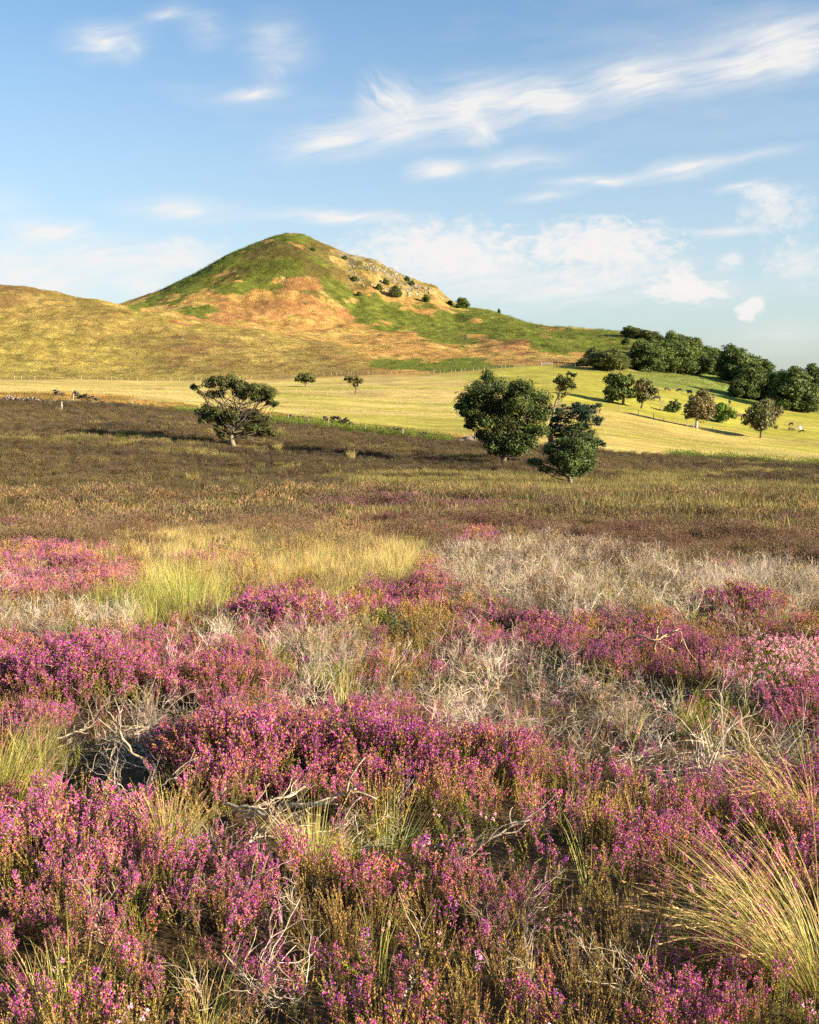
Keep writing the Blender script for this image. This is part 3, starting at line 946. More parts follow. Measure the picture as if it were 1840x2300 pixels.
def scatter(name, label, col, pos, rot, scl, pidx, tint):
    """one 'stuff' object: real plants instanced on the ground by geometry nodes"""
    n = len(pos)
    me = bpy.data.meshes.new(name)
    me.vertices.add(n); me.vertices.foreach_set('co', np.asarray(pos, np.float32).ravel())
    for nm, ty, key, arr in (('rot', 'FLOAT_VECTOR', 'vector', rot), ('scl', 'FLOAT', 'value', scl), ('pidx', 'INT', 'value', pidx)):
        a = me.attributes.new(nm, ty, 'POINT')
        a.data.foreach_set(key, np.asarray(arr, np.int32 if ty == 'INT' else np.float32).ravel())
    a = me.attributes.new('tint', 'FLOAT_COLOR', 'POINT')
    t4 = np.ones((n, 4), np.float32); t4[:, :3] = tint
    a.data.foreach_set('color', t4.ravel())
    o = link(name, me)
    ng = bpy.data.node_groups.new('scatter_' + name, 'GeometryNodeTree')
    ng.interface.new_socket('Geometry', in_out='INPUT', socket_type='NodeSocketGeometry')
    ng.interface.new_socket('Geometry', in_out='OUTPUT', socket_type='NodeSocketGeometry')
    gi = ng.nodes.new('NodeGroupInput'); go = ng.nodes.new('NodeGroupOutput')
    ci = ng.nodes.new('GeometryNodeCollectionInfo'); ci.inputs['Collection'].default_value = col
    ci.inputs['Separate Children'].default_value = True; ci.inputs['Reset Children'].default_value = True
    m2p = ng.nodes.new('GeometryNodeMeshToPoints')
    ip = ng.nodes.new('GeometryNodeInstanceOnPoints'); ip.inputs['Pick Instance'].default_value = True

    def na(nm, ty):
        q = ng.nodes.new('GeometryNodeInputNamedAttribute'); q.data_type = ty; q.inputs['Name'].default_value = nm
        return q.outputs['Attribute']
    e2r = ng.nodes.new('FunctionNodeEulerToRotation')
    ng.links.new(na('rot', 'FLOAT_VECTOR'), e2r.inputs[0])
    ng.links.new(gi.outputs[0], m2p.inputs['Mesh']); ng.links.new(m2p.outputs[0], ip.inputs['Points'])
    ng.links.new(ci.outputs[0], ip.inputs['Instance']); ng.links.new(e2r.outputs[0], ip.inputs['Rotation'])
    ng.links.new(na('scl', 'FLOAT'), ip.inputs['Scale']); ng.links.new(na('pidx', 'INT'), ip.inputs['Instance Index'])
    ng.links.new(ip.outputs[0], go.inputs[0])
    md = o.modifiers.new('scatter', 'NODES'); md.node_group = ng
    o['kind'] = 'stuff'; o['label'] = label
    return o


def tints(n, lo=0.75, hi=1.25, hue=0.10):
    b = rng.uniform(lo, hi, (n, 1))
    return b * (1 + rng.normal(size=(n, 3)) * hue)


# ------------------------------------------------------------------ layout of the foreground vegetation (ground patches)
# kind, patch centre and half sizes in photograph pixels (they stand for patches of ground), strength
# M magenta bell heather  O fading bell heather  L olive ling  G fresh green  B brown ling  D dead standing twigs
# T twig litter  S bare peat  R tan grass  U green rush  P pale heath
FG = [
    ('M', 80, 1275, 130, 75, 1.2), ('O', 240, 1290, 110, 70, 1.0), ('O', 30, 1330, 120, 40, .9), ('R', 470, 1245, 330, 70, 1.35), ('R', 800, 1250, 170, 95, 1.35), ('R', 600, 1300, 130, 28, .9), ('O', 480, 1262, 125, 22, 1.4), ('M', 560, 1272, 50, 16, 1.3),
    ('U', 380, 1350, 180, 50, 1.0), ('L', 120, 1375, 120, 26, .8), ('D', 140, 1410, 160, 45, 1.2), ('M', 130, 1500, 150, 80, 1.5), ('O', 60, 1560, 120, 50, 1.2), ('M', 440, 1505, 190, 65, 1.3), ('O', 330, 1540, 100, 30, 1.1),
    ('M', 640, 1375, 120, 50, 1.5), ('M', 850, 1345, 90, 42, 1.3), ('D', 740, 1450, 160, 50, 1.0), ('L', 860, 1480, 120, 70, .9), ('M', 820, 1440, 120, 30, .55), ('D', 760, 1560, 150, 40, 1.1), ('G', 740, 1530, 60, 25, 1.0), ('D', 420, 1430, 140, 22, .8),
    ('M', 980, 1145, 70, 26, 1.0), ('O', 1100, 1140, 120, 20, .8), ('B', 1500, 1215, 420, 75, 1.2), ('M', 1070, 1218, 75, 26, 1.4), ('D', 1270, 1300, 270, 100, 1.3), ('D', 1690, 1345, 220, 70, 1.1), ('M', 1675, 1360, 100, 34, 1.6), ('R', 1150, 1190, 60, 20, .6),
    ('M', 1200, 1430, 200, 60, 1.15), ('M', 1500, 1450, 260, 70, 1.2), ('M', 1760, 1420, 140, 50, 1.1), ('O', 960, 1335, 60, 60, 1.0), ('L', 960, 1440, 70, 70, .9), ('G', 890, 1400, 60, 20, .7), ('D', 1140, 1480, 140, 50, .8),
    ('T', 1230, 1560, 330, 75, 1.25), ('P', 1755, 1510, 110, 75, 1.2), ('G', 1620, 1590, 110, 40, 1.1), ('M', 1790, 1590, 70, 40, .9), ('T', 1500, 1690, 260, 60, 1.1), ('T', 1720, 1660, 140, 50, 1.0), ('G', 1260, 1590, 60, 20, .9), ('L', 1040, 1580, 80, 40, .7),
    ('M', 120, 1590, 130, 40, 1.0), ('T', 330, 1620, 200, 75, 1.3), ('S', 255, 1715, 140, 62, 1.6), ('M', 60, 1635, 60, 40, 1.1), ('G', 160, 1675, 40, 22, 1.4), ('R', 40, 1740, 110, 70, .9), ('O', 560, 1700, 200, 90, 1.5), ('M', 600, 1640, 150, 50, 1.3), ('M', 850, 1660, 140, 100, 1.4), ('O', 860, 1760, 120, 40, 1.0),
    ('T', 640, 1835, 150, 60, 1.4), ('G', 870, 1900, 100, 50, 1.3), ('L', 120, 1810, 130, 35, 1.1), ('L', 420, 1830, 90, 45, 1.0), ('G', 380, 1870, 80, 40, .8), ('M', 150, 1900, 200, 85, 1.4), ('O', 60, 1960, 130, 60, 1.2), ('M', 480, 1960, 190, 60, 1.3), ('R', 690, 1930, 90, 40, .7), ('O', 850, 1990, 90, 50, 1.1),
    ('M', 985, 1640, 70, 45, 1.3), ('O', 1060, 1740, 160, 60, 1.4), ('M', 1340, 1750, 210, 65, 1.4), ('O', 1240, 1760, 150, 50, 1.0), ('M', 1690, 1780, 180, 60, 1.5), ('G', 1030, 1840, 130, 40, 1.2), ('T', 1060, 1890, 90, 40, 1.2), ('S', 1290, 1890, 60, 25, 1.0), ('M', 1250, 1850, 120, 30, .8), ('M', 1610, 1920, 260, 90, 1.5),
    ('M', 250, 2040, 260, 70, 1.2), ('O', 110, 2060, 160, 80, 1.1), ('L', 420, 2060, 80, 60, 1.0), ('L', 760, 2090, 170, 70, 1.1), ('M', 600, 2030, 130, 40, .9), ('M', 570, 2190, 230, 80, 1.4), ('L', 120, 2220, 160, 80, .9), ('O', 60, 2160, 110, 40, .9), ('M', 300, 2130, 100, 40, .7), ('M', 120, 2290, 120, 30, .9),
    ('L', 1080, 2080, 200, 110, 1.2), ('O', 1000, 1990, 100, 40, 1.0), ('P', 1240, 2080, 60, 40, .9), ('L', 1400, 2120, 130, 110, 1.2), ('M', 1200, 2275, 130, 40, 1.2), ('M', 1640, 2260, 200, 60, 1.4), ('L', 1000, 2240, 160, 70, .9), ('O', 880, 2270, 120, 40, .9), ('P', 1550, 2060, 150, 50, .7), ('M', 850, 2290, 120, 30, 1.0), ('L', 1650, 2100, 100, 60, .6),
]
KINDS = 'MOLGBDTSRUP'


def kinds_at(x, y):
    z = gz(x, y)
    u, v = project(x, y, z + 0.10)
    n = len(x)
    score = np.full((len(KINDS), n), -9.0)
    base = {'M': 0.18, 'O': 0.22, 'L': 0.30, 'G': 0.15, 'B': -0.2, 'D': -.1, 'T': -.3, 'S': -1., 'R': -.2, 'U': -.5, 'P': -.1}
    d = np.hypot(x, y)
    for k, ch in enumerate(KINDS):
        score[k] = base[ch]
    score[KINDS.index('B')] += 1.2 * sst(14, 19, d); score[KINDS.index('R')] += 0.15 * sst(10, 14, d)
    for ch, cu, cv, ru, rv, st in FG:
        k = KINDS.index(ch)
        r = ((u - cu) / ru) ** 2 + ((v - cv) / rv) ** 2
        if ch in 'TSG':                    # low plants: the patch reaches further towards the viewer than its top shows
            r = ((u - cu) / (ru * 1.1)) ** 2 + ((v - cv - 14) / (rv * np.where(v > cv, 1.35, 1.0))) ** 2
        if ch == 'M' and cv > 1780:
            st = st * 1.3
        score[k] = np.maximum(score[k], st * {'M': .95, 'T': 1.35, 'D': 1.45, 'S': 1.4, 'G': 1.2, 'R': 1.1}.get(ch, 1.0) * (1.15 - 0.75 * r))
    for k, ch in enumerate(KINDS):
        score[k] += (fbm(x * 2.3, y * 2.3, 3, 200 + k) - 0.5) * 1.1 + (fbm(x * 0.7, y * 0.7, 2, 300 + k) - 0.5) * 0.5
    return np.argmax(score, 0), u, v, z


def polar_points(d0, d1, dens, amax=27.0):
    A = math.radians(amax)
    n = int(A * (d1 * d1 - d0 * d0) * dens)
    a = rng.uniform(-A, A, n); d = np.sqrt(rng.uniform(d0 * d0, d1 * d1, n))
    return d * np.sin(a), d * np.cos(a), d


# bushes and tussocks that stand out on their own keep the ground under them free of the scattered plants
EXCL = []
BUSHES = [  # u, v of the base, width px, height px, kind, label
    (555, 1790, 400, 185, 'mix', 'broad bell heather bush beside bare peat, its lower flowers faded to orange'),
    (850, 1775, 210, 190, 'mag', 'dense magenta bell heather bush growing against the broad orange-flecked bush'),
    (135, 1590, 270, 150, 'mag', 'tall magenta bell heather bush above the twig litter and bare peat'),
    (1675, 1402, 190, 75, 'mag', 'dome-shaped magenta heather bush rising out of pale dead twigs'),
    (1070, 1250, 140, 48, 'mag', 'low dark magenta heather bush at the end of the tan grass'),
    (635, 1435, 215, 105, 'mag', 'magenta heather bush beside the green rush tuft and dead twigs'),
    (485, 1590, 220, 115, 'mix', 'magenta heather bush behind the long curved dead branch'),
    (1075, 1790, 300, 140, 'mix', 'sprawling orange and magenta heather bush above the green ling'),
]
TUSS = [  # u, v base, length px, radius px, n, straw, droop, lean, heads, label
    (25, 1800, 190, 45, 420, .55, 1.1, (.35, -.1), .05, 'pale green grass tussock beside the dark bare peat'),
    (385, 1930, 170, 26, 150, .6, .7, (.1, 0), .35, 'small grass tussock with upright tan seed heads beside the pile of dead branches'),
    (705, 1985, 190, 30, 150, .5, .8, (.0, 0), .35, 'thin green grass tussock in magenta heather below the pile of dead branches'),
    (1825, 2230, 400, 60, 190, .75, 1.2, (-.60, .1), .5, 'big straw-coloured grass tussock with long arching seed stalks'),
    (420, 1400, 150, 70, 420, .35, .8, (0, 0), .1, 'bright green rush tuft among the tan grass and heather'),
    (895, 1300, 105, 28, 220, .85, .5, (.05, 0), .2, 'upright tan grass tussock at the edge of the dead twigs'),
    (470, 2330, 210, 18, 45, .6, 1.5, (.25, .15), .2, 'loose grass tuft with long blades arching over magenta heather'),
    (110, 2330, 190, 26, 50, .7, .7, (-.1, 0), .2, 'sparse yellow grass tuft among olive ling'),
    (1815, 1880, 260, 26, 90, .9, 1.4, (-.55, 0), .5, 'wispy straw grass tuft bent over magenta heather'),
]
for (u, v, w, h, kd, lab) in BUSHES:
    p = hit(u, v); EXCL.append((p[0], p[1] + w / 2 * 0.5 * np.hypot(p[0], p[1]) / F, w / 2 * np.hypot(p[0], p[1]) / F * 0.85))
for (u, v, L_, r_, *_r) in TUSS:
    p = hit(u, v); EXCL.append((p[0], p[1], r_ * 1.5 * np.hypot(p[0], p[1]) / F))
EXCL = np.array(EXCL)


def free(x, y):
    r = np.min(np.hypot(x[:, None] - EXCL[None, :, 0], y[:, None] - EXCL[None, :, 1]) / EXCL[None, :, 2], axis=1)
    return r > 1


bell_p = [sprig('bell', 0.27) for k in range(14)]
bell_p.sort(key=lambda gf: -np.mean(gf[1].arrays()[2][:, 2]))       # fresh magenta first, faded last
ling_p = [sprig('ling', 0.28) for k in range(7)]
green_p = [sprig('green', 0.20) for k in range(5)]
heath_p = [sprig('heath', 0.26) for k in range(5)]
brown_p = [sprig('brown', 0.34, 1.6) for k in range(5)]
bell_lo = [sprig('bell', 0.28, 3.0) for k in range(10)]
bell_lo.sort(key=lambda gf: -np.mean(gf[1].arrays()[2][:, 2]))
ling_lo = [sprig('ling', 0.28, 3.5) for k in range(4)]
brown_lo = [sprig('brown', 0.34, 4.0) for k in range(5)]
green_lo = [sprig('green', 0.2, 3.5) for k in range(3)]
heath_lo = [sprig('heath', 0.26, 3.0) for k in range(3)]

cl = lambda ps, n, r: join(*merge(ps, n, r, 0.25))
near_protos = [join(*p) for p in bell_p] + [join(*p) for p in ling_p] + [join(*p) for p in green_p] + [join(*p) for p in heath_p] + [join(*p) for p in brown_p]
R_NEAR = {'M': (0, 8), 'O': (6, 14), 'L': (14, 21), 'G': (21, 26), 'P': (26, 31), 'B': (31, 36)}
mid_protos = [cl(bell_lo[:6], 11, 0.13) for k in range(5)] + [cl(bell_lo[4:], 11, 0.13) for k in range(4)] + [cl(ling_lo, 10, 0.13) for k in range(3)] + [cl(green_lo, 10, 0.12) for k in range(2)] + [cl(heath_lo, 10, 0.13) for k in range(2)] + [cl(brown_lo, 11, 0.15) for k in range(5)]
R_MID = {'M': (0, 5), 'O': (5, 9), 'L': (9, 12), 'G': (12, 14), 'P': (14, 16), 'B': (16, 21)}


def lay_out(name, label, col, ranges, x, y, kk, z, keep, sc, tl=0.22, tint=(0.95, 1.42, 0.06), hscale=None):
    sel = np.nonzero(keep)[0]
    pid = np.zeros(len(sel), int)
    ch = np.array(list(KINDS))[kk[sel]]
    for c, (a, b) in ranges.items():
        m = ch == c
        pid[m] = rng.integers(a, b, m.sum())
    n = len(sel)
    rot = np.stack([rng.normal(size=n) * tl, rng.normal(size=n) * tl, rng.uniform(0, 6.28, n)], -1)
    s = rng.uniform(sc[0], sc[1], n) * (0.72 + 0.56 * fbm(x[sel] * 2.6, y[sel] * 2.6, 2, 77))
    if hscale is not None:
        s = s * hscale[sel]
    lum = .72 + .56 * fbm(x[sel] * .9, y[sel] * .9, 3, 79)
    isB = ch == 'B'
    s = np.where(isB, s * (.45 + 1.15 * fbm(x[sel] * .7, y[sel] * .7, 3, 83)), s)
    hue = 1 + (fbm(x[sel] * .5, y[sel] * .5, 3, 87) - .5)[:, None] * np.where(isB, 1.0, .25)[:, None] * np.array([.3, .9, .2])
    scatter(name, label, col, np.stack([x[sel], y[sel], z[sel]], -1), rot, s, pid, tints(n, *tint) * lum[:, None] * hue)


shrub_kinds = np.isin(np.array(list(KINDS)), list('MOLGPB'))
c_near = proto_collection('heather_sprig', near_protos, M_PLANT)
x, y, d = polar_points(1.15, 9.0, 520, 72)
kk, u, v, z = kinds_at(x, y)
dens = np.array([{'M': 1, 'O': 1, 'L': .7, 'G': .75, 'B': .9, 'D': 0, 'T': 0, 'S': 0, 'R': 0, 'U': 0, 'P': .8}[c] for c in KINDS])[kk]
alt = rng.random(len(x)) < np.array([{'D': .3, 'T': .10, 'S': .015, 'R': .22, 'U': .2}.get(c, 0) for c in KINDS])[kk]
kk2 = np.where(alt, rng.choice([KINDS.index(c) for c in 'LLGMP'], len(x)), kk)
swap = np.isin(kk, [KINDS.index(c) for c in 'MO']) & (rng.random(len(x)) < .17 + .75 * sst(.44, .68, fbm(x * 4.5, y * 4.5, 2, 91)))
kk2 = np.where(swap, rng.choice([KINDS.index(c) for c in 'LLGGO'], len(x)), kk2)
swap = np.isin(kk, [KINDS.index(c) for c in 'LG']) & (rng.random(len(x)) < .55 * sst(.42, .62, fbm(x * 3.7, y * 3.7, 2, 93)))
kk2 = np.where(swap, rng.choice([KINDS.index(c) for c in 'MMOP'], len(x), p=[.35, .3, .25, .1]), kk2)
keep = ((rng.random(len(x)) < dens * (1 - .75 * sst(.56, .7, fbm(x * 3.2, y * 3.2, 3, 95)))) | alt) & free(x, y)
lay_out('heather', 'carpet of magenta bell heather, fading heather and olive ling', c_near, R_NEAR, x, y, kk2, z, keep, (0.45, 0.90), hscale=np.where(alt, 0.7, 1.0))
c_mid = proto_collection('heather_clump', mid_protos, M_PLANT)
x, y, d = polar_points(8.6, 30.0, 52, 42)
kk, u, v, z = kinds_at(x, y)
dens = np.array([{'M': 1, 'O': 1, 'L': .9, 'G': .8, 'B': 1, 'P': .9}.get(c, 0) for c in KINDS])[kk]
alt = rng.random(len(x)) < np.array([{'D': .25, 'T': .2, 'S': .1, 'R': .14, 'U': .1}.get(c, 0) for c in KINDS])[kk]
kk2 = np.where(alt, rng.choice([KINDS.index(c) for c in 'LLGB'], len(x)), kk)
swap = np.isin(kk, [KINDS.index(c) for c in 'MO']) & (rng.random(len(x)) < .22 + .8 * sst(.43, .58, fbm(x * 1.8, y * 1.8, 3, 91)))
kk2 = np.where(swap, rng.choice([KINDS.index(c) for c in 'LLGOO'], len(x)), kk2)
keep = ((rng.random(len(x)) < dens) | alt) & free(x, y)
big = 1 + 0.35 * sst(12, 20, d)
lay_out('heather_clumps', 'clumps of pink and brown heather spreading over the moor', c_mid, R_MID, x, y, kk2, z, keep, (0.5, 0.95), 0.15, (0.85, 1.3, 0.07), big)

# dead twigs, standing and lying
c_twig = proto_collection('dead_twig', [dead_twigs(rng.uniform(.26, .38), int(rng.integers(3, 6)), 3, 0.55, 0.0026, (0.37, 0.305, 0.235)) for k in range(8)], M_TWIGI)
x, y, d = polar_points(1.3, 26, 52, 45)
kk, u, v, z = kinds_at(x, y)
p = np.array([{'D': 1.0, 'T': .8, 'S': .25, 'M': .10, 'O': .06, 'L': .12, 'P': .14, 'G': .12}.get(c, 0) for c in KINDS])[kk]
keep = (rng.random(len(x)) < p) & free(x, y)
sel = np.nonzero(keep)[0]; n = len(sel)
lie = np.isin(kk[sel], [KINDS.index('T'), KINDS.index('S')]) & (rng.random(n) < 0.8)
rot = np.stack([np.where(lie, rng.choice([-1, 1], n) * rng.uniform(1.2, 1.6, n), rng.normal(size=n) * 0.35), rng.normal(size=n) * 0.3, rng.uniform(0, 6.28, n)], -1)
scatter('dead_heather_twigs', 'bleached bare twigs of dead heather, standing and fallen', c_twig, np.stack([x[sel], y[sel], z[sel] + np.where(lie, 0.03, 0)], -1), rot, rng.uniform(.55, 1.15, n) * np.where(lie, .9, 1.0) * (1 + .25 * sst(7, 14, d[sel])), rng.integers(0, 8, n), tints(n, .45, 1.5, .04))

# grass and rush in the near ground
gr = [grass_tuft(34, .36, .07, .92, .9, .0044, (.12, .02)) for k in range(5)] + [grass_tuft(26, .42, .05, .25, .7, .0042) for k in range(4)]
c_grass = proto_collection('grass_tuft', gr, M_GRASS)
x, y, d = polar_points(1.6, 30, 54, 42)
kk, u, v, z = kinds_at(x, y)
p = np.array([{'R': 1.0, 'U': 1.0, 'G': .10, 'L': .035, 'M': .012, 'D': .10, 'P': .05, 'T': .02}.get(c, 0) for c in KINDS])[kk]
keep = rng.random(len(x)) < p
sel = np.nonzero(keep)[0]; n = len(sel)
isU = np.isin(kk[sel], [KINDS.index('U'), KINDS.index('G'), KINDS.index('L')])
rot = np.stack([rng.normal(size=n) * .15, rng.normal(size=n) * .15, rng.normal(size=n) * .7], -1)
scatter('grass', 'tufts of tan moor grass and green rush between the heather', c_grass, np.stack([x[sel], y[sel], z[sel]], -1), rot, rng.uniform(.7, 1.25, n) * (0.70 + 0.015 * d[sel]), np.where(isU, rng.integers(5, 9, n), rng.integers(0, 5, n)), tints(n, .8, 1.2, .04))

# ------------------------------------------------------------------ moor further off: brown heather, rush beds
far_p = [far_clump(BROWN, .8, .42, 260) for k in range(4)] + [far_clump(BROWN * np.array((.85, .85, 1.0)), .8, .42, 240) for k in range(3)] + [far_clump(BROWN, .8, .42, 200, MAG * .8, 70) for k in range(2)]
c_far = proto_collection('moor_heather', far_p, M_PLANT)


def moor_rush(x, y, z):
    u, v = project(x, y, z + .3)
    w = np.zeros(len(x))
    for cu, cv, ru, rv, st in ((1300, 1085, 520, 26, 1.2), (1650, 1100, 300, 34, 1.2), (880, 1075, 200, 18, .9), (350, 985, 230, 14, .9), (560, 975, 150, 12, .8), (1700, 1050, 250, 14, .6), (1150, 1068, 180, 14, .9), (700, 1130, 60, 14, .3), (60, 975, 120, 10, .5), (1480, 1075, 200, 20, 1.1)):
        w = np.maximum(w, st * (1.2 - .8 * np.hypot((u - cu) / ru, (v - cv) / rv)))
    return w + (fbm(x * .14, y * .16, 4, 401) - .5) * 2.3


x, y, d = polar_points(26, 235, 2.6, 31)
a = np.arctan2(x, y); wd = np.interp(a, AZ, WALL_D)
z = gz(x, y)
rw = moor_rush(x, y, z)
thin = np.clip(75 / d, 0.35, 1)
keep = (d < wd - 1) & (rw < 0.55) & (rng.random(len(x)) < thin)
sel = np.nonzero(keep)[0]; n = len(sel)
patchy = fbm(x[sel] * .09, y[sel] * .09, 3, 411)
fl = (fbm(x[sel] * .12, y[sel] * .12, 3, 415) > .60) & (d[sel] < 60)
pid = np.where(fl, rng.integers(7, 9, n), np.where(patchy > .52, rng.integers(4, 7, n), rng.integers(0, 4, n)))
tt = tints(n, .6, 1.05, .05) * np.array([1.04, 1.12, .9]) * (1 - .2 * sst(50, 110, d[sel]))[:, None] * (0.5 + 0.85 * fbm(x[sel] * .06, y[sel] * .06, 3, 421))[:, None]
scatter('moor_heather', 'brown heather not in flower covering the moor as far as the pasture', c_far, np.stack([x[sel], y[sel], z[sel] - .03], -1), np.stack([rng.normal(size=n) * .12, rng.normal(size=n) * .12, rng.uniform(0, 6.28, n)], -1), rng.uniform(.7, 1.5, n) * (.85 + .4 * sst(60, 160, d[sel])) * (.6 + .7 * fbm(x[sel] * .3, y[sel] * .3, 2, 431)), pid, tt)

# taller golden-brown heather mounds where the ground starts to fall away
x, y, d = polar_points(17, 75, .5, 34)
keep = (fbm(x * .16, y * .16, 3, 451) + .12 * (1 - sst(-.1, .2, np.arctan2(x, y))) > .56) & (rng.random(len(x)) < .8)
sel = np.nonzero(keep)[0]; n = len(sel)
scatter('heather_mounds', 'taller golden brown heather mounds where the moor falls away', c_far, np.stack([x[sel], y[sel], gz(x[sel], y[sel]) - .05], -1), np.stack([rng.normal(size=n) * .15, rng.normal(size=n) * .15, rng.uniform(0, 6.28, n)], -1), rng.uniform(.7, 1.35, n) * (.75 + .012 * d[sel]), rng.integers(0, 7, n), tints(n, .7, 1.9, .05) * np.array([1.1, 1.05, .8]))

RUSHC = np.array([(0.14, 0.125, 0.035), (0.19, 0.155, 0.05), (0.11, 0.11, 0.03), (0.24, 0.17, 0.07)])


def rush_clump(n, h, w):
    g = Geo()
    for k in range(n):
        an = rng.uniform(0, 6.28); r = w / 2 * math.sqrt(rng.random())
        c = pick(RUSHC, 1)[0]
        blade(g, (r * math.cos(an), r * math.sin(an), -.02), (rng.normal() * .25, rng.normal() * .25, 1), h * rng.uniform(.6, 1.1), .4, .03, c * .8, c * 1.1, 2)
    return g


c_rush = proto_collection('rush', [rush_clump(46, .52, .9) for k in range(5)], M_GRASS)
x, y, d = polar_points(26, 235, 2.2, 31)
a = np.arctan2(x, y); wd = np.interp(a, AZ, WALL_D)
z = gz(x, y); rw = moor_rush(x, y, z)
keep = (d < wd - 1) & ((rw > .45) | (rng.random(len(x)) < .12)) & (rng.random(len(x)) < np.clip(90 / d, .4, 1))
# rough verge along the moor edge of the pasture
u, v = project(x, y, z)
sel = np.nonzero(keep)[0]
xs, ys = x[sel], y[sel]
av = rng.uniform(math.radians(-24), math.radians(5.5), 7000)
dv = np.interp(av, AZ, WALL_D) + rng.uniform(2, 14, 7000) * (1 + 1.4 * (1 - sst(-16, -4, np.degrees(av)))) * (1 - sst(-2, 5.5, np.degrees(av)) * .6)
keepv = fbm(dv * np.sin(av) * .08, dv * .1, 3, 441) > .42
xs = np.concatenate([xs, (dv * np.sin(av))[keepv]]); ys = np.concatenate([ys, (dv * np.cos(av))[keepv]])
n = len(xs); nv = keepv.sum()
tt = tints(n, .6, 1.1, .06) * np.where(fbm(xs * .1, ys * .1, 3, 461) > .56, 1.55, 1.0)[:, None]; tt[-nv:] *= np.array([1.7, 1.35, 1.2])
scatter('rushes', 'olive green rushes in the wet hollow and along the pasture edge', c_rush, np.stack([xs, ys, gz(xs, ys)], -1), np.stack([rng.normal(size=n) * .1, rng.normal(size=n) * .1, rng.uniform(0, 6.28, n)], -1), rng.uniform(.7, 1.3, n), rng.integers(0, 5, n), tt)

# pasture: hay-coloured tufts that roughen the sward
c_hay = proto_collection('pasture_tuft', [grass_tuft(16, .34, .22, .9, .7, .03, (.1, 0), 2) for k in range(3)], M_GRASS)
x, y, d = polar_points(165, 330, .9, 23)
a = np.arctan2(x, y); wd = np.interp(a, AZ, WALL_D); dd_ = np.interp(a, AZ, dit_d)
keep = (d > wd + 1) & (d < dd_ - 3) & (fbm(x * .03, y * .11, 3, 63) + rng.normal(size=len(x)) * .08 > .5)
sel = np.nonzero(keep)[0]; n = len(sel)
scatter('pasture_grass', 'short straw-coloured tufts over the sunlit pasture', c_hay, np.stack([x[sel], y[sel], gz(x[sel], y[sel]) - .04], -1), np.stack([np.zeros(n), np.zeros(n), rng.uniform(0, 6.28, n)], -1), rng.uniform(.6, 1.2, n), rng.integers(0, 3, n), tints(n, .75, 1.0, .03))

# bracken on the hill and along the wall
BRKC = np.array([(0.11, 0.155, 0.022), (0.14, 0.18, 0.026), (0.08, 0.115, 0.018), (0.17, 0.19, 0.03)])
c_brk = proto_collection('bracken', [far_clump(BRKC, 2.0, .9, 90) for k in range(4)], M_PLANT)
bw = bilin
x, y, d = polar_points(450, 930, .16, 21)
pb = bilin(br * mH, x, y)
keep = (rng.random(len(x)) < pb * .9) & (d < np.interp(np.arctan2(x, y), AZ, RI_D) * 1.01)
sel = np.nonzero(keep)[0]
xs, ys = x[sel], y[sel]
ab = az_of(np.array([600., 1010.]), np.array([945., 985.]))
aw = rng.uniform(ab[0], ab[1], 700); dw = np.interp(aw, AZ, WALL_D) + rng.uniform(-9, -.5, 700)
a2 = rng.uniform(*az_of(np.array([395., 455.]), np.array([925., 930.])), 60); d2_ = np.interp(a2, AZ, WALL_D) + rng.uniform(-6, -2, 60)
a3 = rng.uniform(*az_of(np.array([1500., 1860.]), np.array([1030., 1050.])), 260); d3 = np.interp(a3, AZ, WALL_D) + rng.uniform(-4, 1.5, 260)
near_n = 700 + 60 + 260
xs = np.concatenate([xs, dw * np.sin(aw), d2_ * np.sin(a2), d3 * np.sin(a3)]); ys = np.concatenate([ys, dw * np.cos(aw), d2_ * np.cos(a2), d3 * np.cos(a3)])
n = len(xs); sc_ = rng.uniform(.7, 1.5, n); sc_[-near_n:] *= 1.0
scatter('bracken', 'bright green bracken on the hill slopes and along the ruined wall', c_brk, np.stack([xs, ys, gz(xs, ys) - .1], -1), np.stack([rng.normal(size=n) * .1, rng.normal(size=n) * .1, rng.uniform(0, 6.28, n)], -1), sc_, rng.integers(0, 4, n), tints(n, .75, 1.2, .06))

HTC = np.array([(0.36, 0.24, 0.08), (0.26, 0.20, 0.06), (0.42, 0.30, 0.10), (0.14, 0.13, 0.035)])
c_ht = proto_collection('hill_tussock', [far_clump(HTC, 1.5, .55, 60) for k in range(4)] + [far_clump(BRKC * .7, 1.6, .9, 70) for k in range(2)], M_PLANT)
x, y, d = polar_points(440, 925, .10, 21)
pn = fbm(x * .03, y * .03, 3, 501)
cr_ = bilin(crag, x, y)
keep = (d < np.interp(np.arctan2(x, y), AZ, RI_D)) & (d > np.interp(np.arctan2(x, y), AZ, FENCE_D) + 3) & (bilin(far_mead, x, y) < .3) & (rng.random(len(x)) < .25 + .9 * sst(.4, .65, pn))
sel = np.nonzero(keep)[0]; n = len(sel)
dk = rng.random(n) < .09 + .22 * cr_[sel] + .10 * sst(.55, .7, fbm(x[sel] * .05, y[sel] * .05, 3, 505))
base_c = np.stack([bilin(C[..., k], x[sel], y[sel]) for k in range(3)], -1)
tt = tints(n, .75, 1.1, .04) * (.35 + .65 * base_c / np.array((.33, .24, .075)))
scatter('hill_grass', 'tussocky grass and low heather on the hill slopes', c_ht, np.stack([x[sel], y[sel], gz(x[sel], y[sel]) - .08], -1), np.stack([rng.normal(size=n) * .1, rng.normal(size=n) * .1, rng.uniform(0, 6.28, n)], -1), rng.uniform(.5, 1.2, n) * np.where(dk & (rng.random(n) < .12), 1.9, 1.0), np.where(dk, rng.integers(4, 6, n), rng.integers(0, 4, n)), np.where(dk[:, None], tints(n, .6, 1.0, .05), tt))

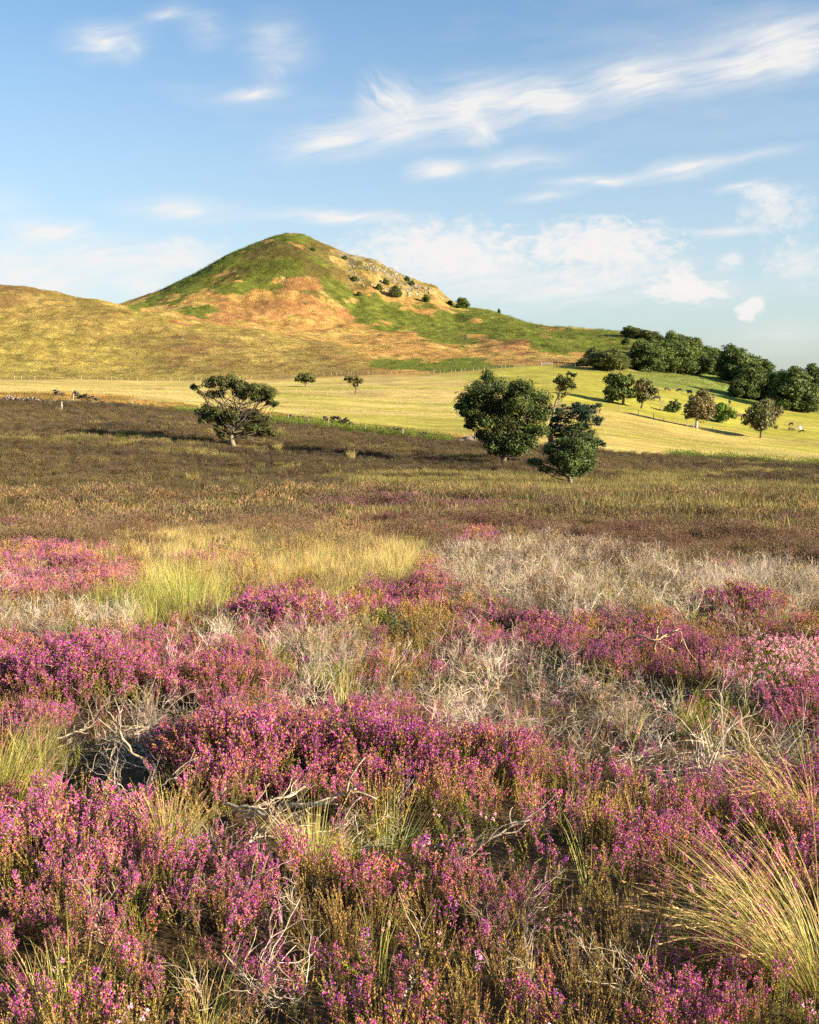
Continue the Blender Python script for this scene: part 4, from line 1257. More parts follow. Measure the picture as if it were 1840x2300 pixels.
# ------------------------------------------------------------------ trees
def conv(z, off, sc):
    """coordinates read off an enlarged view -> photograph pixels"""
    return [(off[0] + sc * p[0], off[1] + sc * p[1]) + tuple(q * sc for q in p[2:3]) + tuple(p[3:]) for p in z]


def leaf_blobs(g, B, n_per_m2, size, pal, flat=0.8, up=0.35, shell=0.55, dens_var=0.5):
    """leaf quads through lumpy clumps; B rows: x, y, z, r"""
    for (bx, by, bz, r) in B:
        n = max(30, int(n_per_m2 * r * r * 18 * rng.uniform(1 - dens_var, 1 + dens_var * .7)))
        d = rand_dirs(n)
        rad = r * (shell + (1.12 - shell) * rng.random(n) ** .7) * (0.42 + 1.15 * fbm(d[:, 0] * 2.2 + bx * 3, d[:, 1] * 2.2 + d[:, 2] * 1.7 + bz * 3, 4, 9))
        P = np.array([bx, by, bz]) + d * rad[:, None] * np.array([rng.uniform(.85, 1.4), rng.uniform(.85, 1.3), flat * rng.uniform(.7, 1.1)])
        nr = d * 0.8 + rand_dirs(n) * 0.75 + np.array([0, 0, up])
        c = pick(pal, n) * rng.uniform(.7, 1.3)
        quads_at(g, P, nr, size * rng.uniform(.6, 1.25, n), rng.uniform(.45, .8), c)


def tree(name, label, base, d, trunk, blobs, pal, bark, leaf, dens, limbs=(), group=None, depth=0.8, extra=0.6, tw=4, flat=0.8, shell=.12, fat=1.05, dvar=.75):
    """a tree whose crown is laid out as clumps; base: pixel of the foot, d: distance; sizes in metres follow from the distance"""
    p0 = hit(*base) if d is None else None
    if p0 is None:
        a, _ = pix2ae(*base)
        p0 = np.array([d * math.sin(a), d * math.cos(a), float(gz(d * math.sin(a), d * math.cos(a)))])
    d = math.hypot(p0[0], p0[1]); s = d / F
    a = math.atan2(p0[0], p0[1])
    root = thing(name, label, 'tree', p0, group, -a)
    L = lambda u, v, y=0.0: np.array([(u - base[0]) * s, y, (base[1] - v) * s])
    us = np.array([b[0] for b in blobs]); cu = us.mean(); hw = max((us.max() - us.min()) / 2, 8)
    B = []
    for b in blobs:
        q = math.sqrt(max(.08, 1 - ((b[0] - cu) / (hw * 1.15)) ** 2)) * hw * depth
        B.append((*L(b[0], b[1], rng.uniform(-.55, .55) * q * s), b[2] * s * fat))
        if rng.random() < extra:
            pass
        for q_ in range(2):
            jx, jy = np.clip(rng.normal(size=2) * .6, -.85, .85) * b[2]
            B.append((*L(b[0] + jx, b[1] + jy, rng.uniform(-.8, .8) * q * s), b[2] * s * rng.uniform(.35, .65)))
        if rng.random() < extra:
            B.append((*L(b[0] + rng.normal() * b[2] * .3, b[1] + rng.normal() * b[2] * .3, rng.choice([-1, 1]) * rng.uniform(.5, 1) * q * s), b[2] * s * .9))
    gt = Geo()
    T = [L(t[0], t[1], (t[3] if len(t) > 3 else 0.0)) for t in trunk]
    T[0] = T[0] - np.array([0, 0, .25])
    rr = np.interp(np.linspace(0, 1, 14), np.linspace(0, 1, len(trunk)), [t[2] * s for t in trunk])
    rr[0] *= 1.35; rr[1] *= 1.12
    tp = curve_pts(T, 14); tube(gt, tp, rr, 8, np.asarray(bark), .18)
    for lb in limbs:
        P = [L(t[0], t[1], rng.normal() * .15 * i) for i, t in enumerate(lb)]
        tube(gt, curve_pts(P, 10, .04), np.linspace(lb[0][2] * s * .7, lb[0][2] * s * .18, 10), 6, np.asarray(bark) * .75, .15)
    for b in B:                                          # a limb into every clump
        k = int(rng.integers(5, 13)); st = tp[k]
        if st[2] > b[2]:
            st = tp[max(3, k - 5)]
        e = np.array(b[:3]); m = (st + e) / 2 + np.array([rng.normal() * .12, rng.normal() * .12, -.08]) * np.linalg.norm(e - st)
        r0 = min(rr[k] * .4, .011 * np.linalg.norm(e - st) + .012)
        tube(gt, curve_pts([st, m, e], 7, .05 * b[3]), np.linspace(r0, r0 * .25, 7), 4, np.asarray(bark) * .5)
        for q in range(tw):
            ee = e + rand_dirs(1)[0] * b[3] * .75
            tube(gt, curve_pts([m * .3 + e * .7, (e + ee) / 2 + rand_dirs(1)[0] * .1 * b[3], ee], 4), np.linspace(r0 * .4, r0 * .12, 4), 3, np.asarray(bark) * .5)
    link('trunk', geo_mesh(name + '_trunk', gt, M_BARK, True), root)
    gl = Geo()
    if blobs and dens > 0:
        leaf_blobs(gl, B, dens, leaf, pal, flat, shell=shell, dens_var=dvar)
        link('crown', geo_mesh(name + '_crown', gl, M_LEAF), root)
    return root


OAK = np.array([(0.055, 0.085, 0.018), (0.075, 0.105, 0.022), (0.04, 0.065, 0.015), (0.09, 0.11, 0.025)])
THN = np.array([(0.07, 0.085, 0.02), (0.095, 0.105, 0.025), (0.05, 0.065, 0.016), (0.11, 0.11, 0.03)])
PIN = np.array([(0.030, 0.060, 0.030), (0.045, 0.075, 0.034), (0.022, 0.045, 0.022)])
YEW = np.array([(0.058, 0.088, 0.022), (0.075, 0.105, 0.026), (0.042, 0.065, 0.018)])
BIR = np.array([(0.16, 0.15, 0.055), (0.20, 0.17, 0.07), (0.12, 0.13, 0.04)])
HAW = np.array([(0.10, 0.17, 0.02), (0.13, 0.19, 0.025), (0.08, 0.13, 0.02)])
WOODP = [np.array([(0.065, 0.085, 0.022), (0.085, 0.10, 0.026), (0.05, 0.068, 0.018)]), np.array([(0.085, 0.105, 0.022), (0.11, 0.125, 0.03), (0.065, 0.085, 0.02)]), np.array([(0.10, 0.10, 0.035), (0.12, 0.115, 0.04), (0.08, 0.085, 0.025)])]
GREYB, PALEB, BRNB = (0.12, 0.10, 0.075), (0.20, 0.165, 0.12), (0.14, 0.09, 0.055)

Z4, Z5, Z2, Z1 = ((940, 800), .29), ((400, 820), .1739), ((1000, 640), .487), ((200, 480), .5333)
c4 = lambda z: conv(z, *Z4)
c5 = lambda z: conv(z, *Z5)
c2 = lambda z: conv(z, *Z2)
c1 = lambda z: conv(z, *Z1)
tree('oak_tree', 'large round-crowned dark oak standing alone at the moor edge', (1131, 1042), 128,
     c4([(660, 840, 24), (662, 760, 20), (690, 640, 15), (690, 480, 9), (640, 330, 5)]),
     c4([(550, 220, 85), (440, 270, 85), (350, 330, 70), (640, 240, 85), (760, 235, 78), (840, 265, 75), (920, 310, 75), (975, 350, 55), (380, 420, 65), (480, 380, 95), (600, 380, 100), (720, 380, 100), (840, 400, 95), (930, 440, 75), (400, 495, 45), (520, 500, 70), (660, 500, 85), (800, 530, 90), (910, 560, 75), (490, 600, 62), (600, 620, 85), (740, 640, 90), (860, 640, 70), (545, 680, 55), (650, 700, 62), (770, 710, 55), (320, 385, 38), (960, 480, 45), (540, 300, 60), (380, 530, 25)]),
     OAK * .9, GREYB, .13, 38, [c4([(680, 700, 10), (600, 560, 8), (500, 430, 5)]), c4([(690, 660, 10), (780, 560, 8), (860, 420, 5)]), c4([(680, 560, 8), (720, 420, 6), (760, 300, 4)])])
tree('thorn_tree', 'wind-shaped thorn with a leaning pale trunk and open branches', (525, 1006), None,
     c5([(725, 1075, 34), (695, 960, 30), (690, 880, 26), (760, 760, 20), (790, 600, 15), (850, 470, 10)]),
     c5([(400, 250, 60), (500, 230, 75), (600, 250, 85), (700, 230, 90), (800, 280, 85), (440, 400, 65), (560, 370, 65), (900, 330, 75), (1000, 310, 65), (1100, 330, 75), (1180, 380, 70), (1235, 500, 45), (1180, 470, 50), (1000, 430, 55), (1080, 440, 50), (830, 380, 70), (240, 300, 38), (300, 365, 22), (380, 560, 62), (290, 605, 36), (420, 650, 90), (350, 720, 55), (500, 600, 60), (560, 700, 80), (680, 640, 70), (720, 700, 70), (540, 820, 62), (560, 900, 45), (620, 850, 45), (900, 680, 90), (1000, 680, 90), (1080, 740, 80), (950, 800, 60), (1050, 850, 70), (1180, 860, 50), (1230, 900, 36), (1130, 700, 55)]),
     THN * .8, PALEB, .11, 85, [c5([(690, 880, 18), (600, 740, 12), (480, 660, 8)]), c5([(700, 800, 16), (600, 620, 14), (600, 520, 12), (690, 420, 8)]), c5([(740, 930, 14), (850, 860, 11), (960, 820, 7)]), c5([(700, 960, 10), (830, 890, 9), (950, 970, 6), (1060, 1000, 3), (1180, 940, 2)]), c5([(780, 640, 12), (900, 540, 9), (1060, 440, 6), (1160, 360, 4)]), c5([(600, 560, 10), (500, 460, 7), (420, 420, 4), (250, 310, 3)])], depth=.6, extra=.5, fat=1.28, shell=.1, dvar=.7)
tree('pine_tree', 'dark blue-green pine with flat foliage plates behind the pale-stemmed small tree', (1242, 1046), None,
     c4([(1045, 850, 22), (1035, 700, 20), (1010, 560, 17), (1060, 480, 12), (1160, 420, 8)]),
     c4([(1090, 430, 52), (1180, 410, 44), (1270, 420, 60), (1340, 430, 52), (1385, 490, 42), (1290, 490, 58), (1180, 470, 58), (1060, 490, 48), (1100, 560, 58), (1200, 560, 52), (1330, 590, 42), (1380, 650, 36), (1420, 690, 24), (1280, 540, 50), (1230, 380, 26), (1340, 390, 24), (1040, 560, 34), (1140, 620, 60), (1270, 640, 60)]),
     PIN, BRNB, .11, 46, [c4([(1030, 680, 10), (980, 600, 7), (975, 590, 4)]), c4([(1020, 610, 10), (1120, 560, 8), (1240, 520, 5)]), c4([(1030, 640, 9), (1180, 600, 7), (1330, 560, 4)])], flat=.6, extra=.7, fat=1.0)
tree('small_thorn_tree', 'bushy bright green small tree on a twisted whitish stem in front of the pine', (1276, 1094), None,
     c4([(1160, 1022, 20), (1175, 960, 17), (1130, 900, 13), (1160, 800, 9), (1210, 660, 5)]),
     c4([(1230, 560, 42), (1195, 640, 70), (1300, 640, 62), (1120, 720, 80), (1230, 720, 90), (1330, 740, 52), (1010, 730, 66), (1060, 800, 70), (1180, 810, 100), (1290, 820, 74), (930, 825, 45), (880, 815, 32), (980, 880, 45), (1250, 890, 55), (1190, 880, 60), (1340, 690, 40), (1100, 660, 40)]),
     YEW, PALEB, .085, 75, [c4([(1110, 890, 9), (1060, 910, 8), (1025, 955, 6)]), c4([(1150, 930, 10), (1210, 880, 7), (1280, 820, 5)])])
tree('birch_tree', 'thin half-bare birch leaning up between the oak and the pine', (1234, 990), 176,
     c4([(1015, 650, 11), (1040, 430, 10), (1060, 340, 9), (1100, 240, 6), (1150, 140, 3)]),
     c4([(1095, 170, 42), (1150, 165, 34), (1160, 110, 20), (1195, 130, 24), (1110, 225, 36), (1180, 210, 28), (1130, 270, 24)]),
     THN, PALEB, .17, 24, [c4([(1045, 400, 5), (1000, 300, 4), (975, 200, 2)]), c4([(1010, 320, 3), (985, 240, 2), (1000, 170, 1)]), c4([(1050, 380, 4), (1080, 330, 3), (1040, 200, 2)]), c4([(1000, 300, 3), (960, 230, 2), (965, 190, 1)])], depth=.7, extra=.3)
tree('field_oak_tree', 'dark green oak at the ditch beside an olive birch in the pasture', (1399, 910), None, c2([(820, 553, 7), (822, 510, 6), (815, 470, 4)]),
     c2([(775, 440, 24), (805, 430, 24), (768, 480, 24), (830, 455, 30), (800, 495, 36), (768, 520, 22), (850, 495, 26), (845, 440, 22), (760, 450, 15)]), OAK * 1.25, GREYB, .36, 9, extra=.8)
tree('field_birch_tree', 'olive loose-leaved birch beside the dark oak at the ditch', (1441, 917), None, c2([(905, 567, 5), (912, 530, 4), (915, 480, 3)]),
     c2([(890, 470, 30), (930, 468, 30), (952, 490, 22), (880, 510, 26), (900, 530, 16), (925, 510, 26), (905, 450, 15)]), BIR * .8, GREYB, .34, 6, extra=.5, shell=.3)
tree('bare_tree', 'small leafless grey tree leaning at the ditch', (1484, 922), None, c2([(995, 578, 2.4), (1000, 550, 2), (1008, 520, 1)]), [], BIR, GREYB, .1, 0, [c2([(998, 560, 1.6), (985, 535, 1), (980, 520, .6)]), c2([(1000, 555, 1.6), (1018, 548, 1), (1028, 545, .6)]), c2([(1003, 540, 1.2), (1015, 525, .8), (1014, 515, .5)]), c2([(1002, 545, 1.2), (992, 525, .8), (996, 512, .5)])]) if False else None
tree('round_bush_tree', 'small round dark green bush at the ditch beside a leafless sapling', (1512, 927), None, c2([(1050, 588, 4), (1050, 570, 3), (1048, 555, 2)]), c2([(1045, 562, 24), (1060, 550, 18), (1028, 570, 15), (1070, 565, 14), (1045, 545, 12)]), OAK * 1.2, GREYB, .3, 9)
tree('silver_birch_tree', 'brownish birch with a white trunk alone in the pasture', (1565, 962), None, c2([(1158, 661, 7), (1162, 610, 5), (1168, 570, 4), (1175, 520, 2)]),
     c2([(1180, 508, 22), (1150, 538, 30), (1200, 538, 30), (1130, 570, 26), (1170, 568, 34), (1210, 568, 26), (1120, 612, 16), (1190, 600, 30), (1222, 600, 16), (1140, 600, 20)]), BIR * np.array([1.0, .85, .9]), (0.40, 0.36, 0.30), .32, 7, extra=.4, shell=.3)
tree('hawthorn_tree', 'small bright green hawthorn beside the white-trunked birch', (1623, 950), None, c2([(1280, 637, 4), (1280, 615, 3), (1275, 590, 2)]), c2([(1250, 582, 22), (1280, 566, 26), (1308, 590, 24), (1270, 602, 30), (1240, 602, 15), (1320, 600, 14), (1290, 610, 18)]), HAW, GREYB, .3, 10)
tree('olive_birch_tree', 'round olive birch standing lowest in the pasture beside the white cow', (1708, 984), None, c2([(1455, 706, 5), (1456, 670, 4), (1458, 620, 3)]),
     c2([(1440, 562, 26), (1480, 560, 30), (1510, 590, 26), (1420, 590, 26), (1460, 610, 38), (1400, 622, 24), (1500, 640, 20), (1460, 655, 26), (1388, 640, 12), (1490, 600, 26)]), BIR * np.array([.8, .85, .9]), GREYB, .3, 9, extra=.6, shell=.35)
tree('pasture_thorn_tree', 'small flat-topped thorn in the upper pasture below the fence', (685, 869), None, c1([(912, 730, 3), (912, 715, 2.5), (908, 695, 2)]), c1([(888, 692, 15), (908, 686, 18), (930, 692, 16), (940, 700, 10), (880, 700, 9), (900, 698, 12)]), THN, GREYB, .38, 8)
tree('pasture_sapling_tree', 'sparse spindly thorn in the upper pasture with thin foliage', (798, 886), None, c1([(1122, 762, 3), (1125, 735, 2.5), (1118, 705, 1.5)]), c1([(1085, 693, 13), (1110, 705, 18), (1135, 698, 16), (1125, 715, 13), (1100, 692, 10), (1145, 705, 9)]), BIR * .8, GREYB, .34, 4, extra=.3, shell=.2)
sap = Geo()
pb_ = hit(1484, 923); s_ = np.hypot(pb_[0], pb_[1]) / F * .487
for lb in ([(995, 580, 2.6), (1000, 550, 2), (1008, 518, .8)], [(998, 560, 1.6), (985, 535, 1), (980, 520, .5)], [(1000, 555, 1.6), (1018, 548, 1), (1028, 545, .5)], [(1003, 540, 1.2), (1015, 525, .8), (1016, 512, .5)], [(1002, 545, 1.2), (992, 525, .8), (996, 510, .5)]):
    tube(sap, curve_pts([((q[0] - 995) * s_, rng.normal() * .1, (578 - q[1]) * s_) for q in lb], 7), np.linspace(lb[0][2], lb[-1][2], 7) * s_, 5, np.array((.24, .2, .16)))
o = link('bare_sapling', geo_mesh('bare_sapling', sap, M_BARK), loc=pb_); tag(o, 'small leafless grey sapling beside the round bush at the ditch', 'tree')

# the wood under the hill: prototypes, then copies with parts
def wood_proto(k, pal):
    h, w = 10.0, 9.0
    gt = Geo(); gl = Geo()
    tube(gt, curve_pts([(0, 0, -.6), (.1, 0, 2.5), (rng.normal() * .3, rng.normal() * .3, 6.5)], 8), np.linspace(.38, .12, 8), 7, np.array((.10, .085, .065)), .15)
    B = []
    for q in range(44):
        d = rand_dirs(1)[0]
        rr = rng.uniform(.30, .80)
        B.append((d[0] * rr * w / 2 * (1 - .15 * d[2]), d[1] * rr * w / 2 * (1 - .15 * d[2]), 4.9 + d[2] * rr * 4.4, rng.uniform(.9, 1.8)))
    for q in range(22):
        an = rng.uniform(0, 6.28); rr = rng.uniform(.3, .95)
        B.append((math.cos(an) * rr * w * .46, math.sin(an) * rr * w * .46, rng.uniform(.9, 3.2), rng.uniform(.9, 1.6)))
    for b in B[::2]:
        tube(gt, curve_pts([(0, 0, 2.4), (b[0] * .5, b[1] * .5, b[2] * .6 + .8), b[:3]], 5), np.linspace(.12, .03, 5), 4, np.array((.10, .085, .065)))
    leaf_blobs(gl, B, 9, .26, pal * np.array([.92, 1.08, .8]), .8, .35, .3, .8)
    return geo_mesh('wood_trunk_%d' % k, gt, M_BARK, True), geo_mesh('wood_crown_%d' % k, gl, M_LEAF)


protos_w = [wood_proto(k, WOODP[k % 3]) for k in range(6)]
WOOD = [  # enlarged-view coordinates: x, foot, top, half width, kind of green, group of the wood
    (650, 376, 335, 38, 2, 0), (690, 372, 287, 48, 2, 0), (740, 396, 290, 66, 2, 0), (870, 392, 285, 58, 0, 0), (940, 400, 262, 56, 0, 0), (1000, 402, 262, 62, 1, 0), (1060, 406, 245, 70, 0, 0), (1110, 407, 262, 64, 1, 0), (1170, 410, 305, 46, 0, 0), (900, 372, 250, 34, 1, 0),
    (1090, 320, 224, 54, 0, 0), (1130, 330, 240, 46, 2, 0), (1212, 372, 285, 48, 1, 0), (1252, 382, 296, 42, 0, 0), (1185, 350, 280, 38, 1, 0), (1030, 330, 215, 36, 1, 0), (990, 310, 225, 34, 0, 0), (1255, 392, 370, 15, 0, 0), (905, 330, 245, 18, 0, 0), (835, 278, 242, 16, 0, 0),
    (850, 240, 187, 32, 2, 1), (884, 248, 195, 28, 2, 1), (940, 256, 206, 36, 2, 1), (970, 262, 220, 24, 1, 1),
    (1330, 440, 270, 58, 0, 2), (1388, 430, 318, 50, 1, 2), (1440, 420, 322, 46, 2, 2), (1470, 430, 350, 40, 0, 2), (1300, 420, 310, 36, 0, 2),
    (1362, 522, 402, 42, 0, 3), (1412, 527, 372, 58, 0, 3), (1470, 532, 392, 56, 1, 3), (1530, 546, 390, 58, 0, 3), (1588, 578, 382, 66, 0, 3), (1640, 584, 402, 56, 0, 3), (1690, 584, 452, 34, 1, 3), (1612, 500, 368, 52, 0, 3), (1700, 500, 356, 42, 0, 3), (1745, 470, 350, 50, 0, 3), (1340, 505, 440, 26, 2, 3), (1770, 540, 440, 50, 0, 3), (1385, 470, 360, 50, 0, 3), (1500, 500, 400, 50, 0, 3), (1560, 520, 400, 50, 0, 3), (1280, 420, 330, 40, 0, 2), (1360, 450, 330, 40, 1, 2), (1420, 460, 350, 44, 0, 2), (1010, 360, 240, 40, 0, 0), (1060, 350, 230, 44, 0, 0), (800, 392, 320, 40, 2, 0), (1145, 380, 270, 46, 0, 0), (960, 340, 240, 30, 2, 0),
]
WLAB = ['%s broadleaf tree in the wood on the bracken slope below the hill', 'small %s tree on the skyline above the wood', 'tall %s tree in the gap between the slope wood and the pasture wood', '%s spreading tree in the pasture wood with cows in front']
for (x_, fy, ty, hw, gk, gi) in WOOD:
    u, v = 1000 + .487 * x_, 640 + .487 * fy
    p = hit(u, v); d = math.hypot(p[0], p[1])
    if d > 900:
        a_, _ = pix2ae(u, v); d = float(np.interp(a_, AZ, RI_D)) * 1.0
        p = np.array([d * math.sin(a_), d * math.cos(a_), float(gz(d * math.sin(a_), d * math.cos(a_)))])
    s = d / F * .487
    H, Wd = (fy - ty) * s, 2 * hw * s
    tm, cm = protos_w[(gk + 3 * int(rng.integers(0, 2))) % 6]
    root = thing('woodland_tree', WLAB[gi] % ['deep green', 'mid green', 'olive'][gk], 'tree', p, ['trees of the wood on the slope', 'trees on the skyline', 'trees between the woods', 'trees of the pasture wood'][gi], rng.uniform(0, 6.28))
    root.scale = (Wd * 1.4 / 9.3, Wd * 1.4 / 9.3, H * 1.08 / 9.9)
    link('trunk', tm, root); link('crown', cm, root)

# lone trees and shrubs on the hill
HS = [  # photo px: u, v foot, height, half width, label
    (1040, 692, 26, 15, 'round tree on the skyline where the crag ends'), (1121, 702, 13, 4, 'tiny lone conifer on the skyline beyond the crag'),
    (889, 668, 30, 15, 'dark round shrub at the foot of the crag'), (797, 630, 13, 8, 'small dark shrub on the crag beside the scree'), (866, 638, 16, 9, 'shrub high on the crag above the dark round shrub'),
    (957, 676, 17, 10, 'low shrub near the lower end of the crag'), (915, 632, 14, 7, 'shrub standing on the crest of the crag'), (806, 664, 11, 7, 'small shrub below the scree on the hillside'),
    (775, 582, 11, 6, 'small shrub on the crest above the crag'), (703, 562, 9, 6, 'little dark bush near the summit'), (1447, 758, 0, 0, ''), (925, 640, 12, 6, 'bushy shrub on the lower crest of the crag'), (1010, 683, 10, 8, 'shrub at the very end of the crag beside the round tree'), (850, 650, 14, 8, 'shrub among the pale scree'),
]
for (u, v, hh, hw, lab) in HS:
    if not lab:
        continue
    p = hit(u, v); d = math.hypot(p[0], p[1])
    if d > 930:
        a_, _ = pix2ae(u, v); d = float(np.interp(a_, AZ, RI_D)); p = np.array([d * math.sin(a_), d * math.cos(a_), float(gz(d * math.sin(a_), d * math.cos(a_)))])
    s = d / F
    tm, cm = protos_w[int(rng.integers(0, 6))]
    root = thing('hill_shrub' if hh < 24 else 'hill_tree', lab, 'shrub' if hh < 24 else 'tree', p - np.array([0, 0, .35 * hh * s if hh < 24 else 0]), 'shrubs and trees on the hill', rng.uniform(0, 6.28))
    root.scale = (2 * hw * s / 9.3, 2 * hw * s / 9.3, hh * s / 9.9 * (1.35 if hh < 24 else 1))
    link('trunk', tm, root); link('crown', cm, root)


# ------------------------------------------------------------------ stones and walls
ICO_V, ICO_T = None, None
def stone_geo(r, sq=(1, .8, .65), lump=.25):
    import bmesh
    global ICO_V, ICO_T
    if ICO_V is None:
        bm = bmesh.new(); bmesh.ops.create_icosphere(bm, subdivisions=2, radius=1.0)
        bm.verts.ensure_lookup_table()
        ICO_V = np.array([v.co[:] for v in bm.verts]); ICO_T = np.array([[v.index for v in f.verts] for f in bm.faces]); bm.free()
    V = ICO_V.copy()
    o = rng.random(2) * 99
    V *= (1 + (fbm(V[:, 0] * 1.3 + o[0], V[:, 1] * 1.3 + V[:, 2] * 1.7 + o[1], 3, 3) - .5)[:, None] * lump * 2.4)
    V = np.sign(V) * np.abs(V) ** .85 * r * np.array(sq)
    return V, ICO_T


def wall(label, pts, hgt, n, col, ruin=.5):
    P = [hit(*q) for q in pts]
    root = thing('dry_stone_wall', label, 'wall', P[0])
    root['kind'] = 'thing'
    g = Geo()
    C_ = curve_pts(P, 60) if len(P) > 2 else np.linspace(P[0], P[1], 60)
    for k in range(n):
        t = rng.random(); q = C_[int(t * 59)]
        hm = hgt * np.clip(fbm(np.array([t * 9.]), np.array([n * .1]), 3, 5)[0] * 2 - ruin, .15, 1.0)
        zz = rng.random() * hm
        r = rng.uniform(.16, .34)
        V, T = stone_geo(r, (1, .7, .6), .2)
        an = rng.uniform(0, 6.28); c, s = math.cos(an), math.sin(an)
        V = V @ np.array([[c, s, 0], [-s, c, 0], [0, 0, 1]])
        pos = q + np.array([rng.normal() * .15, rng.normal() * .3 * (1 - zz / (hgt + .1)), 0]) - P[0]
        pos[2] = float(gz(pos[0] + P[0][0], pos[1] + P[0][1])) - P[0][2] + zz + r * .2
        g.add(V + pos, T, np.array(col) * rng.uniform(.55, 1.35))
    o = link('stones', geo_mesh('wall_stones', g, M_STONE, True), root); o['kind'] = 'stuff'
    return root


STN = (.075, .06, .05)
wall('low ruined run of pale dry stone wall on the moor edge', [(-20, 899), (40, 901), (112, 904)], 1.0, 170, (.16, .135, .11))
wall('short dark heap of fallen wall stones in rough grass', [(122, 890), (138, 892), (152, 894)], 1.2, 70, STN, .3)
wall('dark broken wall stump standing beside the post on the moor edge', [(166, 893), (195, 897), (222, 900)], 1.3, 120, STN, .3)
wall('broken dry stone wall in bracken just beyond the thorn tree', [(648, 946), (675, 949), (700, 953)], 1.3, 110, STN, .4)
wall('higher surviving stretch of dark dry stone wall behind the bracken', [(725, 956), (765, 960), (795, 965)], 1.7, 170, STN, .1)
wall('tumbled line of wall stones running towards the oak', [(850, 972), (930, 982), (1012, 990)], 1.0, 200, STN, .4)
for (u, v, r, lab, cc) in ((1056, 992, 1.7, 'large pale boulder at the moor edge beside the oak', (.20, .17, .15)), (1034, 992, .8, 'small grey boulder beside the large pale boulder', (.17, .15, .13)), (111, 908, .7, 'pale boulder at the end of the low wall', (.2, .18, .15)), (293, 907, .9, 'whitish boulder in rough grass at the moor edge', (.24, .21, .18))):
    p = hit(u, v)
    V, T = stone_geo(r * .75, (1, .7, .55), .22)
    o = link('boulder', mesh_np('boulder', V, T, np.tile(np.array(cc), (len(V), 1)), M_STONE, True), loc=p + np.array([0, 0, .1 * r])); tag(o, lab, 'boulder')
# scree and outcrops on the flank of the hill
g = Geo()
xs, ys, ds = polar_points(800, 912, 1.6, 3)
ok = np.zeros(len(xs), bool)
u, v = project(xs, ys, gz(xs, ys))
for (cu, cv, ru, rv) in ((835, 642, 55, 9), (800, 628, 30, 8), (900, 650, 50, 14), (735, 598, 22, 12), (860, 612, 45, 14), (660, 545, 14, 4), (950, 650, 30, 8), (770, 600, 40, 14), (672, 560, 20, 4), (715, 580, 10, 8)):
    ok |= ell(u, v, cu, cv, ru, rv, 18) < .6 + .6 * rng.random(len(xs))
ok &= rng.random(len(xs)) < .10
for x_, y_ in zip(xs[ok], ys[ok]):
    V, T = stone_geo(rng.uniform(.3, 1.0) ** 1.6 * 1.0, (1, .8, .8), .3)
    g.add(V + np.array([x_, y_, float(gz(x_, y_)) + .15]), T, np.array((.25, .225, .175)) * rng.uniform(.5, 1.2))
print('scree stones', ok.sum())
o = link('scree', geo_mesh('scree', g, M_STONE, True)); o['kind'] = 'stuff'; o['label'] = 'pale scree and broken rock on the flank of the hill'

# ------------------------------------------------------------------ fences, posts and gates
def post_mesh(nm, h, r, col):
    g = Geo()
    tube(g, [(0, 0, -.3), (0.01, 0, h * .5), (0, 0.01, h)], [r, r * .95, r * .9], 6, np.array(col), .1)
    return geo_mesh(nm, g, M_POST)


PM = [post_mesh('post_a', 1.3, .10, (.24, .19, .13)), post_mesh('post_b', 1.2, .09, (.19, .15, .10)), post_mesh('post_c', 1.35, .10, (.32, .27, .2))]


def fence(label, pix, step, wires=3, off=0.0):
    P = np.array([hit(*q) for q in pix])
    seg = np.r_[0, np.cumsum(np.linalg.norm(np.diff(P[:, :2], axis=0), axis=1))]
    n = max(2, int(seg[-1] / step))
    ts = np.linspace(0, seg[-1], n) + rng.normal(size=n) * .15 * step
    X = np.interp(ts, seg, P[:, 0]); Y = np.interp(ts, seg, P[:, 1]); Z_ = gz(X, Y)
    b = np.array([X[0], Y[0], Z_[0]])
    root = thing('post_and_wire_fence', label, 'fence', b)
    for x_, y_, z_ in zip(X, Y, Z_):
        o = link('post', PM[int(rng.integers(0, 3))], root, (x_ - b[0], y_ - b[1], z_ - b[2]))
        o.rotation_euler = (rng.normal() * .06, rng.normal() * .06, rng.uniform(0, 6.28)); o.scale = (1, 1, rng.uniform(.85, 1.1))
    g = Geo()
    for w in range(wires):
        tube(g, np.stack([X - b[0], Y - b[1], Z_ - b[2] + .35 + .35 * w], -1), .006, 3, np.array((.25, .24, .23)))
    link('wire', geo_mesh('fence_wire', g, M_POST), root)
    return root


fence('long post and wire fence along the top of the pasture under the hill', [(-20, 851), (120, 853), (300, 855), (450, 855), (560, 853), (632, 851)], 2.5)
fence('post and wire fence curving round the upper pasture towards the bracken', [(655, 850), (720, 845), (800, 842), (900, 840), (1000, 838), (1090, 832), (1150, 826), (1205, 821)], 2.0)
fence('short fence on the skyline of the pasture above the birch', [(1252, 820), (1300, 823), (1345, 830), (1395, 841)], 3.0)
fence('thin fence along the ditch under the pasture trees', [(1350, 915), (1420, 928), (1480, 943), (1545, 960), (1600, 970)], 4.0, 2)
fence('row of weathered posts along the bracken and broken wall', [(608, 946), (636, 949), (668, 952), (722, 960), (780, 965), (842, 975), (905, 982)], 3.0, 2)
o = link('marker_post', post_mesh('marker_post', 1.3, .12, (.38, .35, .3)), loc=hit(139, 920)); tag(o, 'single whitish post standing in brown heather', 'post')
o = link('marker_post', post_mesh('fence_stump', 1.5, .10, (.35, .28, .2)), loc=hit(164, 902)); tag(o, 'leaning brown post beside the dark broken wall stump', 'post'); o.rotation_euler = (0, .12, 0)


